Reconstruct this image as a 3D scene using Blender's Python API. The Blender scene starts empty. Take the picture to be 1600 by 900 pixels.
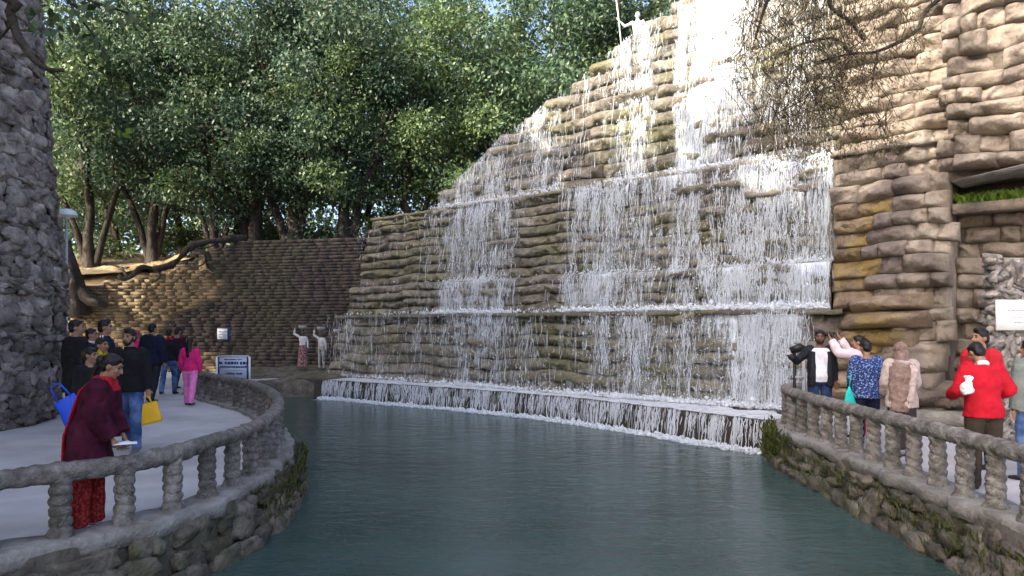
import bpy, bmesh, math, random
import numpy as np
from mathutils import Vector, Matrix, noise

random.seed(7)
RNG = np.random.default_rng(7)
SC = bpy.context.scene
COL = SC.collection
R = math.radians

# ------------------------------------------------------------------ camera, sky, sun, exposure
EYE = 2.40                     # lens height above the pool
F = 1150.0                     # focal length in photo pixels (1600 wide)
HOR = 507.0                    # horizon row in the photo
cam_d = bpy.data.cameras.new('camera')
cam = bpy.data.objects.new('camera', cam_d)
COL.objects.link(cam)
cam.location = (0, 0, EYE)
cam.rotation_euler = (R(90), 0, 0)
cam_d.sensor_width = 36.0
cam_d.lens = 36.0 * F / 1600.0
cam_d.shift_y = (HOR - 450.0) / 1600.0
cam_d.clip_start = 0.05
cam_d.clip_end = 2000.0
SC.camera = cam

SUN_DIR = Vector((0.64, 0.57, -0.51)).normalized()      # the way the light travels
world = bpy.data.worlds.new('World')
SC.world = world
world.use_nodes = True
nt = world.node_tree
bg = nt.nodes['Background']
sky = nt.nodes.new('ShaderNodeTexSky')
sky.sky_type = 'NISHITA'
sky.sun_disc = False
sky.sun_elevation = math.asin(-SUN_DIR.z)
sky.sun_rotation = math.atan2(-SUN_DIR.x, -SUN_DIR.y)
sky.air_density = 0.55
sky.dust_density = 4.0
sky.ozone_density = 0.6
nt.links.new(sky.outputs[0], bg.inputs[0])
bg.inputs[1].default_value = 0.15
sl = bpy.data.lights.new('sun', 'SUN')
sl.energy = 2.5
sl.angle = R(0.6)
sl.color = (1.0, 0.91, 0.76)
sun = bpy.data.objects.new('sun', sl)
COL.objects.link(sun)
sun.rotation_euler = SUN_DIR.to_track_quat('-Z', 'Y').to_euler()
sun.location = (-20, -10, 30)
SC.view_settings.view_transform = 'Standard'
SC.view_settings.look = 'None'
SC.view_settings.gamma = 1.0
SC.view_settings.use_curve_mapping = False
SC.view_settings.exposure = 2.25
SC.cycles.use_denoising = True
SC.cycles.max_bounces = 6
SC.cycles.transparent_max_bounces = 12


# ------------------------------------------------------------------ helpers
def px(x, y, Y):
    """photo pixel at depth Y -> point in the place"""
    return Vector(((x - 800) / F * Y, Y, EYE + (HOR - y) / F * Y))


def _hash(ix, iy, iz, seed):
    h = (ix * 374761393 + iy * 668265263 + iz * 2147483647 + seed * 144665) & 0xFFFFFFFF
    h = ((h ^ (h >> 13)) * 1274126177) & 0xFFFFFFFF
    return ((h ^ (h >> 16)) & 0xFFFF) / 65535.0


def vnoise(P, f, seed=0):
    P = np.asarray(P, float) * f + 1000.0
    i = np.floor(P).astype(np.int64)
    t = P - i
    t = t * t * (3 - 2 * t)
    out = np.zeros(len(P))
    for a in (0, 1):
        for b in (0, 1):
            for c in (0, 1):
                w = (t[:, 0] if a else 1 - t[:, 0]) * (t[:, 1] if b else 1 - t[:, 1]) * (t[:, 2] if c else 1 - t[:, 2])
                out += w * _hash(i[:, 0] + a, i[:, 1] + b, i[:, 2] + c, seed)
    return out * 2 - 1


def fbm(P, f, seed=0, octv=3):
    s, a = 0, 1.0
    for k in range(octv):
        s = s + a * vnoise(P, f * 2 ** k, seed + k * 17)
        a *= 0.5
    return s


def make_mesh(name, V, faces, smooth=True):
    """faces: list of arrays (n,3)/(n,4) or plain list"""
    me = bpy.data.meshes.new(name)
    V = np.asarray(V, np.float32)
    if isinstance(faces, np.ndarray):
        faces = [faces]
    if isinstance(faces, (list, tuple)) and len(faces) and isinstance(faces[0], np.ndarray):
        loops = np.concatenate([f.ravel() for f in faces]).astype(np.int32)
        sizes = np.concatenate([np.full(len(f), f.shape[1], np.int32) for f in faces])
        starts = np.concatenate([[0], np.cumsum(sizes)[:-1]]).astype(np.int32)
        me.vertices.add(len(V))
        me.vertices.foreach_set('co', V.ravel())
        me.loops.add(len(loops))
        me.loops.foreach_set('vertex_index', loops)
        me.polygons.add(len(sizes))
        me.polygons.foreach_set('loop_start', starts)
        me.update(calc_edges=True)
    else:
        me.from_pydata([tuple(v) for v in V], [], [tuple(int(i) for i in f) for f in faces])
    if smooth:
        me.polygons.foreach_set('use_smooth', np.ones(len(me.polygons), bool))
    me.update()
    return me


def add(name, me, mat=None, parent=None, loc=None, rot=None):
    o = bpy.data.objects.new(name, me)
    COL.objects.link(o)
    if mat is not None and me is not None and len(me.materials) == 0:
        me.materials.append(mat)
    if parent is not None:
        o.parent = parent
    if loc is not None:
        o.location = loc
    if rot is not None:
        o.rotation_euler = rot
    return o


def tag(o, label=None, cat=None, group=None, kind=None):
    if label:
        o['label'] = label
    if cat:
        o['category'] = cat
    if group:
        o['group'] = group
    if kind:
        o['kind'] = kind
    return o


def thing(name, label, cat, loc=(0, 0, 0), rz=0.0, group=None):
    o = add(name, None, loc=loc, rot=(0, 0, rz))
    return tag(o, label, cat, group)


class MB:
    """collects shapes into one mesh"""
    def __init__(s):
        s.V, s.Fs, s.n = [], [], 0

    def put(s, V, Fs):
        s.V.append(np.asarray(V, float))
        for f in (Fs if isinstance(Fs, list) else [Fs]):
            s.Fs.append(np.asarray(f, int) + s.n)
        s.n += len(V)

    def box(s, c, size, rz=0.0):
        sx, sy, sz = [v / 2 for v in size]
        P = np.array([(x, y, z) for x in (-sx, sx) for y in (-sy, sy) for z in (-sz, sz)], float)
        cs, sn = math.cos(rz), math.sin(rz)
        Q = P.copy()
        Q[:, 0] = P[:, 0] * cs - P[:, 1] * sn
        Q[:, 1] = P[:, 0] * sn + P[:, 1] * cs
        s.put(Q + np.array(c), np.array([(0, 1, 3, 2), (4, 6, 7, 5), (0, 4, 5, 1), (2, 3, 7, 6), (0, 2, 6, 4), (1, 5, 7, 3)]))

    def tube(s, pts, rad, n=10, caps=True, rough=0.0, seed=0):
        """rad: scalar, or list of scalars / (a,b) with a across (side axis) and b in depth"""
        pts = [Vector(p) for p in pts]
        m = len(pts)
        if not isinstance(rad, (list, tuple)):
            rad = [rad] * m
        rad = [(r, r) if not isinstance(r, (list, tuple)) else r for r in rad]
        V = []
        side = None
        for i in range(m):
            d = (pts[min(i + 1, m - 1)] - pts[max(i - 1, 0)])
            d = d.normalized() if d.length > 1e-9 else Vector((0, 0, 1))
            if side is None:
                side = Vector((1, 0, 0)) if abs(d.x) < 0.9 else Vector((0, 1, 0))
            side = (side - d * side.dot(d)).normalized()
            up = d.cross(side)
            for k in range(n):
                a = 2 * math.pi * k / n
                V.append(pts[i] + side * (rad[i][0] * math.cos(a)) + up * (rad[i][1] * math.sin(a)))
        V = np.array(V)
        if rough:
            C = np.repeat(np.array(pts), n, axis=0)
            k = 1 + rough * fbm(V, 6.0, seed, 2)
            V = C + (V - C) * k[:, None]
        Fs = []
        i, k = np.meshgrid(np.arange(m - 1), np.arange(n), indexing='ij')
        i, k = i.ravel(), k.ravel()
        k2 = (k + 1) % n
        Fs.append(np.stack([i * n + k, i * n + k2, (i + 1) * n + k2, (i + 1) * n + k], 1))
        if caps:
            V = np.vstack([V, np.array(pts[0])[None], np.array(pts[-1])[None]])
            kk = np.arange(n)
            Fs.append(np.stack([np.full(n, m * n), (kk + 1) % n, kk], 1))
            b = (m - 1) * n
            Fs.append(np.stack([np.full(n, m * n + 1), b + kk, b + (kk + 1) % n], 1))
        s.put(V, Fs)

    def ellipsoid(s, c, r, n=14, m=9, rot=None):
        V = []
        for i in range(1, m):
            th = math.pi * i / m
            for k in range(n):
                a = 2 * math.pi * k / n
                V.append((r[0] * math.sin(th) * math.cos(a), r[1] * math.sin(th) * math.sin(a), r[2] * math.cos(th)))
        V += [(0, 0, r[2]), (0, 0, -r[2])]
        V = np.array(V)
        if rot is not None:
            V = V @ np.array(rot.to_3x3() if hasattr(rot, 'to_3x3') else rot).T
        i, k = np.meshgrid(np.arange(m - 2), np.arange(n), indexing='ij')
        i, k = i.ravel(), k.ravel()
        k2 = (k + 1) % n
        q = np.stack([i * n + k, (i + 1) * n + k, (i + 1) * n + k2, i * n + k2], 1)
        kk = np.arange(n)
        top = np.stack([np.full(n, (m - 1) * n), kk, (kk + 1) % n], 1)
        b = (m - 2) * n
        bot = np.stack([np.full(n, (m - 1) * n + 1), b + (kk + 1) % n, b + kk], 1)
        s.put(V + np.array(c), [q, top, bot])

    def mesh(s, name, smooth=True):
        return make_mesh(name, np.vstack(s.V), s.Fs, smooth)

    def build(s, name, mat, parent=None, smooth=True, loc=None, rot=None):
        return add(name, s.mesh(name, smooth), mat, parent, loc, rot)


def grid_faces(nu, nv, flip=False):
    i, j = np.meshgrid(np.arange(nu - 1), np.arange(nv - 1), indexing='ij')
    i, j = i.ravel(), j.ravel()
    q = np.stack([i * nv + j, (i + 1) * nv + j, (i + 1) * nv + j + 1, i * nv + j + 1], 1)
    return q[:, ::-1] if flip else q


def spline(pts, n):
    """Catmull-Rom through pts, n samples"""
    P = [np.array(p, float) for p in pts]
    P = [2 * P[0] - P[1]] + P + [2 * P[-1] - P[-2]]
    out = []
    m = len(P) - 3
    for q in np.linspace(0, m - 1e-9, n):
        i = int(q)
        t = q - i
        a, b, c, d = P[i:i + 4]
        out.append(0.5 * (2 * b + (c - a) * t + (2 * a - 5 * b + 4 * c - d) * t * t + (3 * b - a - 3 * c + d) * t ** 3))
    return np.array(out)


def resample(P, step):
    P = np.asarray(P, float)
    d = np.concatenate([[0], np.cumsum(np.linalg.norm(np.diff(P, axis=0), axis=1))])
    n = max(2, int(round(d[-1] / step)) + 1)
    q = np.linspace(0, d[-1], n)
    return np.stack([np.interp(q, d, P[:, k]) for k in range(P.shape[1])], 1)


# ------------------------------------------------------------------ materials
def mat_new(name):
    m = bpy.data.materials.new(name)
    m.use_nodes = True
    return m, m.node_tree, m.node_tree.nodes['Principled BSDF']


def rgba(c):
    return (c[0], c[1], c[2], 1.0)


def rock_mat(name, c1, c2, c3, scale=2.0, rough=0.85, bump=0.4, bscale=14.0, rnd=0.25, stain=None, stain_amt=0.0, stain_scale=0.5, stretch=(1, 1, 1), obj_random=True, spec=0.3):
    m, nt, b = mat_new(name)
    N, L = nt.nodes.new, nt.links.new
    geo = N('ShaderNodeNewGeometry')
    mp = N('ShaderNodeMapping')
    mp.inputs['Scale'].default_value = stretch
    L(geo.outputs['Position'], mp.inputs[0])
    n1 = N('ShaderNodeTexNoise')
    n1.inputs['Scale'].default_value = scale
    n1.inputs['Detail'].default_value = 7
    n1.inputs['Roughness'].default_value = 0.65
    L(mp.outputs[0], n1.inputs['Vector'])
    cr = N('ShaderNodeValToRGB')
    cr.color_ramp.elements[0].position = 0.30
    cr.color_ramp.elements[0].color = rgba(c1)
    cr.color_ramp.elements[1].position = 0.72
    cr.color_ramp.elements[1].color = rgba(c3)
    e = cr.color_ramp.elements.new(0.5)
    e.color = rgba(c2)
    L(n1.outputs['Fac'], cr.inputs[0])
    out = cr.outputs[0]
    if stain is not None:
        n3 = N('ShaderNodeTexNoise')
        n3.inputs['Scale'].default_value = stain_scale
        n3.inputs['Detail'].default_value = 5
        L(mp.outputs[0], n3.inputs['Vector'])
        r3 = N('ShaderNodeMapRange')
        r3.inputs['From Min'].default_value = 0.48
        r3.inputs['From Max'].default_value = 0.66
        r3.inputs['To Max'].default_value = stain_amt
        L(n3.outputs['Fac'], r3.inputs[0])
        mx = N('ShaderNodeMix')
        mx.data_type = 'RGBA'
        L(r3.outputs[0], mx.inputs['Factor'])
        L(out, mx.inputs[6])
        mx.inputs[7].default_value = rgba(stain)
        out = mx.outputs[2]
    if obj_random:
        oi = N('ShaderNodeObjectInfo')
        mr = N('ShaderNodeMapRange')
        mr.inputs['To Min'].default_value = 1 - rnd
        mr.inputs['To Max'].default_value = 1 + rnd
        L(oi.outputs['Random'], mr.inputs[0])
        hs = N('ShaderNodeHueSaturation')
        L(mr.outputs[0], hs.inputs['Value'])
        L(out, hs.inputs['Color'])
        out = hs.outputs[0]
    L(out, b.inputs['Base Color'])
    b.inputs['Roughness'].default_value = rough
    b.inputs['Specular IOR Level'].default_value = spec
    n2 = N('ShaderNodeTexNoise')
    n2.inputs['Scale'].default_value = bscale
    n2.inputs['Detail'].default_value = 6
    L(geo.outputs['Position'], n2.inputs['Vector'])
    bp = N('ShaderNodeBump')
    bp.inputs['Strength'].default_value = bump
    bp.inputs['Distance'].default_value = 0.05
    L(n2.outputs['Fac'], bp.inputs['Height'])
    n4 = N('ShaderNodeTexNoise')
    n4.inputs['Scale'].default_value = bscale * 0.33
    n4.inputs['Detail'].default_value = 8
    n4.inputs['Roughness'].default_value = 0.7
    n4.inputs['Distortion'].default_value = 0.5
    L(geo.outputs['Position'], n4.inputs['Vector'])
    bp2 = N('ShaderNodeBump')
    bp2.inputs['Strength'].default_value = min(1.0, bump * 1.3)
    bp2.inputs['Distance'].default_value = 0.12 if bscale < 20 else 0.025
    L(n4.outputs['Fac'], bp2.inputs['Height'])
    L(bp.outputs[0], bp2.inputs['Normal'])
    L(bp2.outputs[0], b.inputs['Normal'])
    return m


def plain_mat(name, c, rough=0.7, var=0.15, scale=12.0, bump=0.15, c2=None, metal=0.0, thr=None, spec=0.3):
    m, nt, b = mat_new(name)
    N, L = nt.nodes.new, nt.links.new
    tc = N('ShaderNodeTexCoord')
    n1 = N('ShaderNodeTexNoise')
    n1.inputs['Scale'].default_value = scale
    n1.inputs['Detail'].default_value = 4
    L(tc.outputs['Object'], n1.inputs['Vector'])
    cr = N('ShaderNodeValToRGB')
    lo, hi = thr if thr else (0.3, 0.7)
    cr.color_ramp.elements[0].position = lo
    cr.color_ramp.elements[1].position = hi
    a = tuple(v * (1 - var) for v in c)
    z = c2 if c2 else tuple(min(1, v * (1 + var)) for v in c)
    cr.color_ramp.elements[0].color = rgba(a)
    cr.color_ramp.elements[1].color = rgba(z)
    L(n1.outputs['Fac'], cr.inputs[0])
    L(cr.outputs[0], b.inputs['Base Color'])
    b.inputs['Roughness'].default_value = rough
    b.inputs['Metallic'].default_value = metal
    b.inputs['Specular IOR Level'].default_value = spec
    if bump:
        bp = N('ShaderNodeBump')
        bp.inputs['Strength'].default_value = bump
        bp.inputs['Distance'].default_value = 0.02
        L(n1.outputs['Fac'], bp.inputs['Height'])
        L(bp.outputs[0], b.inputs['Normal'])
    return m


def leaf_mat(name, c1, c2, transl=0.35, rough=0.38, spec=0.5):
    m, nt, b = mat_new(name)
    N, L = nt.nodes.new, nt.links.new
    geo = N('ShaderNodeNewGeometry')
    cr = N('ShaderNodeValToRGB')
    cr.color_ramp.elements[0].color = rgba(c1)
    cr.color_ramp.elements[1].color = rgba(c2)
    L(geo.outputs['Random Per Island'], cr.inputs[0])
    oi = N('ShaderNodeObjectInfo')
    mr = N('ShaderNodeMapRange')
    mr.inputs['To Min'].default_value = 0.75
    mr.inputs['To Max'].default_value = 1.25
    L(oi.outputs['Random'], mr.inputs[0])
    hs = N('ShaderNodeHueSaturation')
    L(mr.outputs[0], hs.inputs['Value'])
    L(cr.outputs[0], hs.inputs['Color'])
    L(hs.outputs[0], b.inputs['Base Color'])
    b.inputs['Roughness'].default_value = rough
    b.inputs['Specular IOR Level'].default_value = spec
    tr = N('ShaderNodeBsdfTranslucent')
    L(hs.outputs[0], tr.inputs['Color'])
    ms = N('ShaderNodeMixShader')
    ms.inputs[0].default_value = transl
    L(b.outputs[0], ms.inputs[1])
    L(tr.outputs[0], ms.inputs[2])
    L(ms.outputs[0], nt.nodes['Material Output'].inputs['Surface'])
    return m


def white_water(name, alpha=0.85, col=(0.95, 0.97, 0.99), noise_scale=None, lo=0.45, hi=0.6):
    m, nt, b = mat_new(name)
    N, L = nt.nodes.new, nt.links.new
    b.inputs['Base Color'].default_value = rgba(col)
    b.inputs['Roughness'].default_value = 0.25
    b.inputs['Specular IOR Level'].default_value = 0.5
    tl = N('ShaderNodeBsdfTranslucent')
    tl.inputs['Color'].default_value = rgba(col)
    ms0 = N('ShaderNodeMixShader')
    ms0.inputs[0].default_value = 0.15
    L(b.outputs[0], ms0.inputs[1])
    L(tl.outputs[0], ms0.inputs[2])
    tp = N('ShaderNodeBsdfTransparent')
    ms = N('ShaderNodeMixShader')
    ms.inputs[0].default_value = alpha
    if noise_scale:
        geo = N('ShaderNodeNewGeometry')
        n1 = N('ShaderNodeTexNoise')
        n1.inputs['Scale'].default_value = noise_scale
        n1.inputs['Detail'].default_value = 6
        n1.inputs['Roughness'].default_value = 0.7
        L(geo.outputs['Position'], n1.inputs['Vector'])
        mr = N('ShaderNodeMapRange')
        mr.inputs['From Min'].default_value = lo
        mr.inputs['From Max'].default_value = hi
        mr.inputs['To Max'].default_value = alpha
        L(n1.outputs['Fac'], mr.inputs[0])
        L(mr.outputs[0], ms.inputs[0])
    L(tp.outputs[0], ms.inputs[1])
    L(ms0.outputs[0], ms.inputs[2])
    L(ms.outputs[0], nt.nodes['Material Output'].inputs['Surface'])
    return m


M = {}
M['rock_wet'] = rock_mat('wet_layered_rock', (0.07, 0.06, 0.046), (0.155, 0.136, 0.102), (0.275, 0.245, 0.19), 1.6, 0.5, 0.6, 16, 0.22, (0.13, 0.125, 0.045), 0.7, 0.45, stretch=(1, 1, 2.2), spec=0.5)
M['rock_tan'] = rock_mat('tan_rock', (0.135, 0.108, 0.085), (0.265, 0.22, 0.175), (0.42, 0.36, 0.29), 1.5, 0.85, 0.5, 18, 0.24, (0.125, 0.10, 0.095), 0.75, 0.9, stretch=(1, 1, .35))
M['rock_algae'] = rock_mat('algae_rock', (0.12, 0.085, 0.055), (0.25, 0.185, 0.125), (0.38, 0.30, 0.20), 2.2, 0.6, 0.6, 18, 0.2, (0.25, 0.17, 0.035), 0.85, 1.1, stretch=(1, 1, .8))
M['rock_back'] = rock_mat('rock_core', (0.03, 0.027, 0.022), (0.055, 0.047, 0.037), (0.085, 0.072, 0.055), 2.0, 0.9, 0.4, 12, obj_random=False)
M['tower'] = rock_mat('tower_stone', (0.085, 0.07, 0.062), (0.20, 0.172, 0.155), (0.40, 0.355, 0.325), 3.0, 0.9, 0.7, 22, 0.45)
M['tower_core'] = rock_mat('tower_mortar', (0.07, 0.06, 0.054), (0.15, 0.13, 0.118), (0.27, 0.24, 0.22), 5.0, 0.95, 0.9, 16, obj_random=False)
M['pebble'] = rock_mat('pebble_stone', (0.12, 0.105, 0.092), (0.24, 0.215, 0.195), (0.40, 0.37, 0.34), 5.0, 0.9, 0.6, 26, 0.4)
M['brick_pale'] = rock_mat('pale_rubble', (0.13, 0.092, 0.05), (0.26, 0.19, 0.105), (0.40, 0.31, 0.19), 2.2, 0.9, 0.5, 22, 0.4)  # earth-toned stone, made paler to put the wall's sun patch into colour
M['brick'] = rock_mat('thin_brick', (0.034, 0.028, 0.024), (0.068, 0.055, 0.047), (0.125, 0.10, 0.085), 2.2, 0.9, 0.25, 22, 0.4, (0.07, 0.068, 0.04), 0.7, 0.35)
M['earth'] = rock_mat('dry_earth', (0.16, 0.11, 0.06), (0.32, 0.225, 0.12), (0.46, 0.35, 0.21), 1.2, 0.95, 0.8, 9, obj_random=False)
M['bankground'] = rock_mat('leaf_litter', (0.06, 0.05, 0.03), (0.13, 0.10, 0.06), (0.22, 0.18, 0.11), 0.9, 0.95, 0.6, 6, obj_random=False)
M['deck'] = rock_mat('concrete_deck', (0.40, 0.375, 0.36), (0.50, 0.475, 0.46), (0.57, 0.55, 0.535), 1.1, 0.85, 0.08, 20, obj_random=False, stain=(0.27, 0.255, 0.25), stain_amt=0.45, stain_scale=0.6)
M['kerb'] = rock_mat('kerb_concrete', (0.13, 0.12, 0.105), (0.25, 0.235, 0.21), (0.37, 0.35, 0.32), 3.0, 0.9, 0.6, 24, obj_random=False)
M['rail'] = rock_mat('rough_cement', (0.10, 0.09, 0.076), (0.23, 0.21, 0.185), (0.40, 0.375, 0.345), 9.0, 0.92, 1.0, 40, 0.15, (0.10, 0.095, 0.07), 0.6, 1.3)
M['bank_stone'] = rock_mat('bank_stone', (0.05, 0.044, 0.034), (0.115, 0.10, 0.08), (0.23, 0.205, 0.17), 3.5, 0.85, 0.8, 20, 0.35, (0.06, 0.07, 0.025), 0.75, 1.0)
M['bark'] = rock_mat('bark', (0.018, 0.014, 0.011), (0.045, 0.037, 0.029), (0.09, 0.075, 0.06), 5.0, 0.95, 0.9, 22, 0.3, stretch=(1, 1, 0.35))
M['leaf_a'] = leaf_mat('leaf_dark', (0.018, 0.045, 0.020), (0.105, 0.165, 0.085), .35, .5)
M['leaf_b'] = leaf_mat('leaf_mid', (0.026, 0.062, 0.018), (0.145, 0.20, 0.075), .35, .5)
M['leaf_c'] = leaf_mat('leaf_blue', (0.017, 0.044, 0.027), (0.095, 0.16, 0.10), .35, .5)
M['leaf_dry'] = leaf_mat('leaf_olive', (0.13, 0.105, 0.055), (0.27, 0.23, 0.125), 0.35, 0.6, 0.2)
M['leaf_lime'] = leaf_mat('leaf_lime', (0.09, 0.16, 0.02), (0.22, 0.34, 0.04), 0.5)
M['grass'] = leaf_mat('grass', (0.09, 0.17, 0.02), (0.24, 0.36, 0.05), 0.4, 0.6)
M['white_fall'] = white_water('white_water', 0.55, (0.93, 0.965, 1.0))
M['foam'] = white_water('foam', 0.97, (0.96, 0.97, 0.99), 5.0, 0.22, 0.48)
M['pool_foam'] = white_water('pool_foam', 0.9, (0.88, 0.92, 0.95), 9.0, 0.46, 0.60)


def film_mat():
    m, nt, b = mat_new('water_film')
    N, L = nt.nodes.new, nt.links.new
    b.inputs['Base Color'].default_value = (0.84, 0.92, 1.0, 1)
    b.inputs['Roughness'].default_value = 0.2
    tc = N('ShaderNodeTexCoord')
    fl = N('ShaderNodeAttribute')
    fl.attribute_name = 'flow'
    vals = []
    for scl, det, dst in (((6.0, 1.0, 0.6), 4, 0.5), ((30.0, 1.0, 2.6), 4, 0.9), ((60.0, 1.0, 12.0), 3, 0.8)):
        mp = N('ShaderNodeMapping')
        mp.inputs['Scale'].default_value = scl
        L(tc.outputs['Object'], mp.inputs[0])
        n = N('ShaderNodeTexNoise')
        n.inputs['Scale'].default_value = 1.0
        n.inputs['Detail'].default_value = det
        n.inputs['Distortion'].default_value = dst
        L(mp.outputs[0], n.inputs['Vector'])
        vals.append(n.outputs['Fac'])

    def math_(op, x, y):
        q = N('ShaderNodeMath')
        q.operation = op
        for i, v in enumerate((x, y)):
            if isinstance(v, (int, float)):
                q.inputs[i].default_value = v
            else:
                L(v, q.inputs[i])
        return q.outputs[0]
    s = math_('ADD', math_('MULTIPLY', vals[0], 0.8), math_('ADD', math_('MULTIPLY', vals[1], 1.0), math_('MULTIPLY', vals[2], 0.6)))
    s = math_('ADD', s, math_('MULTIPLY', fl.outputs['Fac'], 0.46))
    mr = N('ShaderNodeMapRange')
    mr.inputs['From Min'].default_value = 1.35
    mr.inputs['From Max'].default_value = 2.0
    mr.inputs['To Max'].default_value = 0.88
    L(s, mr.inputs[0])
    tp = N('ShaderNodeBsdfTransparent')
    ms = N('ShaderNodeMixShader')
    L(mr.outputs[0], ms.inputs[0])
    L(tp.outputs[0], ms.inputs[1])
    L(b.outputs[0], ms.inputs[2])
    L(ms.outputs[0], nt.nodes['Material Output'].inputs['Surface'])
    return m


M['film'] = film_mat()

# ------------------------------------------------------------------ ground, water, decks
DECK = 0.58


def pool_water_mat():
    m, nt, b = mat_new('pool_water')
    N, L = nt.nodes.new, nt.links.new
    geo = N('ShaderNodeNewGeometry')
    n0 = N('ShaderNodeTexNoise')
    n0.inputs['Scale'].default_value = 0.25
    n0.inputs['Detail'].default_value = 3
    L(geo.outputs['Position'], n0.inputs['Vector'])
    cr = N('ShaderNodeValToRGB')
    cr.color_ramp.elements[0].position = 0.35
    cr.color_ramp.elements[0].color = rgba((0.034, 0.062, 0.056))
    cr.color_ramp.elements[1].position = 0.68
    cr.color_ramp.elements[1].color = rgba((0.062, 0.105, 0.096))
    L(n0.outputs['Fac'], cr.inputs[0])
    L(cr.outputs[0], b.inputs['Base Color'])
    b.inputs['Roughness'].default_value = 0.13
    b.inputs['IOR'].default_value = 1.33
    b.inputs['Specular IOR Level'].default_value = 0.36
    prev = None
    for sc_, st, dist, sx in ((2.2, 0.55, 0.05, 1.0), (7.0, 0.5, 0.02, 0.6), (18.0, 0.4, 0.008, 0.6)):
        mp = N('ShaderNodeMapping')
        mp.inputs['Scale'].default_value = (sx, 1.5, 1)
        L(geo.outputs['Position'], mp.inputs[0])
        n = N('ShaderNodeTexNoise')
        n.inputs['Scale'].default_value = sc_
        n.inputs['Detail'].default_value = 3
        n.inputs['Distortion'].default_value = 0.6
        L(mp.outputs[0], n.inputs['Vector'])
        bp = N('ShaderNodeBump')
        bp.inputs['Strength'].default_value = st
        bp.inputs['Distance'].default_value = dist
        L(n.outputs['Fac'], bp.inputs['Height'])
        if prev:
            L(prev.outputs[0], bp.inputs['Normal'])
        prev = bp
    L(prev.outputs[0], b.inputs['Normal'])
    return m


def prism(poly, z0, z1):
    """vertical prism over a simple polygon"""
    bm = bmesh.new()
    top = [bm.verts.new((x, y, z1)) for x, y in poly]
    bot = [bm.verts.new((x, y, z0)) for x, y in poly]
    n = len(poly)
    bm.faces.new(top)
    bm.faces.new(list(reversed(bot)))
    for i in range(n):
        bm.faces.new((top[i], bot[i], bot[(i + 1) % n], top[(i + 1) % n]))
    bmesh.ops.recalc_face_normals(bm, faces=bm.faces)
    bmesh.ops.triangulate(bm, faces=[f for f in bm.faces if len(f.verts) > 4])
    me = bpy.data.meshes.new('prism')
    bm.to_mesh(me)
    bm.free()
    return me


g = make_mesh('ground', [(-500, -300, -1.6), (500, -300, -1.6), (500, 700, -1.6), (-500, 700, -1.6)], [(0, 1, 2, 3)], False)
tag(add('ground', g, M['bankground']), kind='structure')

# plan of the pool's rims
LP = spline([(-7.4, 3.2), (-5.6, 4.5), (-4.4, 5.5), (-3.75, 6.15), (-3.38, 6.7), (-3.2, 7.25), (-3.08, 8.0), (-3.08, 8.8), (-3.2, 9.7), (-3.42, 10.7), (-3.75, 11.8),
             (-4.25, 13.0), (-4.95, 14.4), (-6.0, 16.0), (-7.5, 17.9), (-8.6, 19.7), (-9.2, 21.6)], 200)
RP = spline([(4.50, -1.0), (4.58, 3.0), (4.64, 6.0), (4.68, 8.0), (4.72, 10.0), (4.76, 12.0), (4.84, 12.9), (5.08, 13.55), (5.5, 14.0)], 160)

wt = make_mesh('water', [(-12, -8, 0), (8, -8, 0), (8, 27, 0), (-12, 27, 0)], [(0, 1, 2, 3)], False)
tag(add('pool_water', wt, pool_water_mat()), kind='structure')
tag(add('pool_bed', make_mesh('pool_bed', [(-12, -8, -1.2), (8, -8, -1.2), (8, 27, -1.2), (-12, 27, -1.2)], [(0, 1, 2, 3)], False), M['rock_back']), kind='structure')

ldeck = [tuple(p) for p in resample(LP, 0.5)] + [(-8.6, 24.2), (-7.6, 25.2), (-7.4, 28.2), (-22, 28.6), (-22, 3.2)]
tag(add('left_deck_pavement', prism(ldeck, -1.3, DECK), M['deck']), kind='structure')
rdeck = [tuple(p) for p in resample(RP, 0.5)] + [(5.6, 17.0), (14, 9.5), (14, -1)]
rdeck_o = tag(add('right_deck_pavement', prism(rdeck, -1.3, DECK), M['deck']), kind='structure')


def normals2d(P, sgn):
    T = np.gradient(P, axis=0)
    T /= np.linalg.norm(T, axis=1)[:, None]
    return np.stack([T[:, 1], -T[:, 0]], 1) * sgn       # sgn=+1: to the right of travel


def sweep(P, sgn, prof, rough=0.0, freq=3.0, seed=0, closed=True):
    """profile (outward offset, z) swept along the path"""
    Nn = normals2d(P, sgn)
    k = len(prof)
    V = np.zeros((len(P), k, 3))
    for j, (o, z) in enumerate(prof):
        V[:, j, :2] = P + Nn * o
        V[:, j, 2] = z
    V = V.reshape(-1, 3)
    if rough:
        d = fbm(V, freq, seed, 3) * rough
        V[:, :2] += np.repeat(Nn, k, axis=0) * d[:, None]
        V[:, 2] += 0.25 * fbm(V, freq, seed + 5, 2) * rough
    Fq = grid_faces(len(P), k, sgn > 0)
    Fs = [Fq]
    return make_mesh('sweep', V, Fs)


# lumps shared by all loose stones
def lump(seed, n=16, m=11, rough=0.30, box=5.0):
    V = []
    mb = MB()
    mb.ellipsoid((0, 0, 0), (1, 1, 1), n, m)
    V = mb.V[0]
    p = np.abs(V) ** box
    V = V / (p.sum(1) ** (1 / box))[:, None]
    V = V * (1 + rough * fbm(V, 1.1, seed, 2) + rough * .45 * fbm(V, 3.4, seed + 50, 2))[:, None]
    return make_mesh('stone', V, mb.Fs)


def lump_set(prefix, k, mat, **kw):
    out = []
    for i in range(k):
        me = lump(i * 7 + 3, **kw)
        me.materials.append(mat)
        out.append(me)
    return out


BANK_LUMPS = lump_set('bank', 8, M['bank_stone'])
TOWER_LUMPS = lump_set('tower', 10, M['tower'], n=14, m=9, rough=0.5, box=4)
PEB_LUMPS = lump_set('pebble', 6, M['pebble'], n=8, m=6, rough=.5, box=4)


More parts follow.
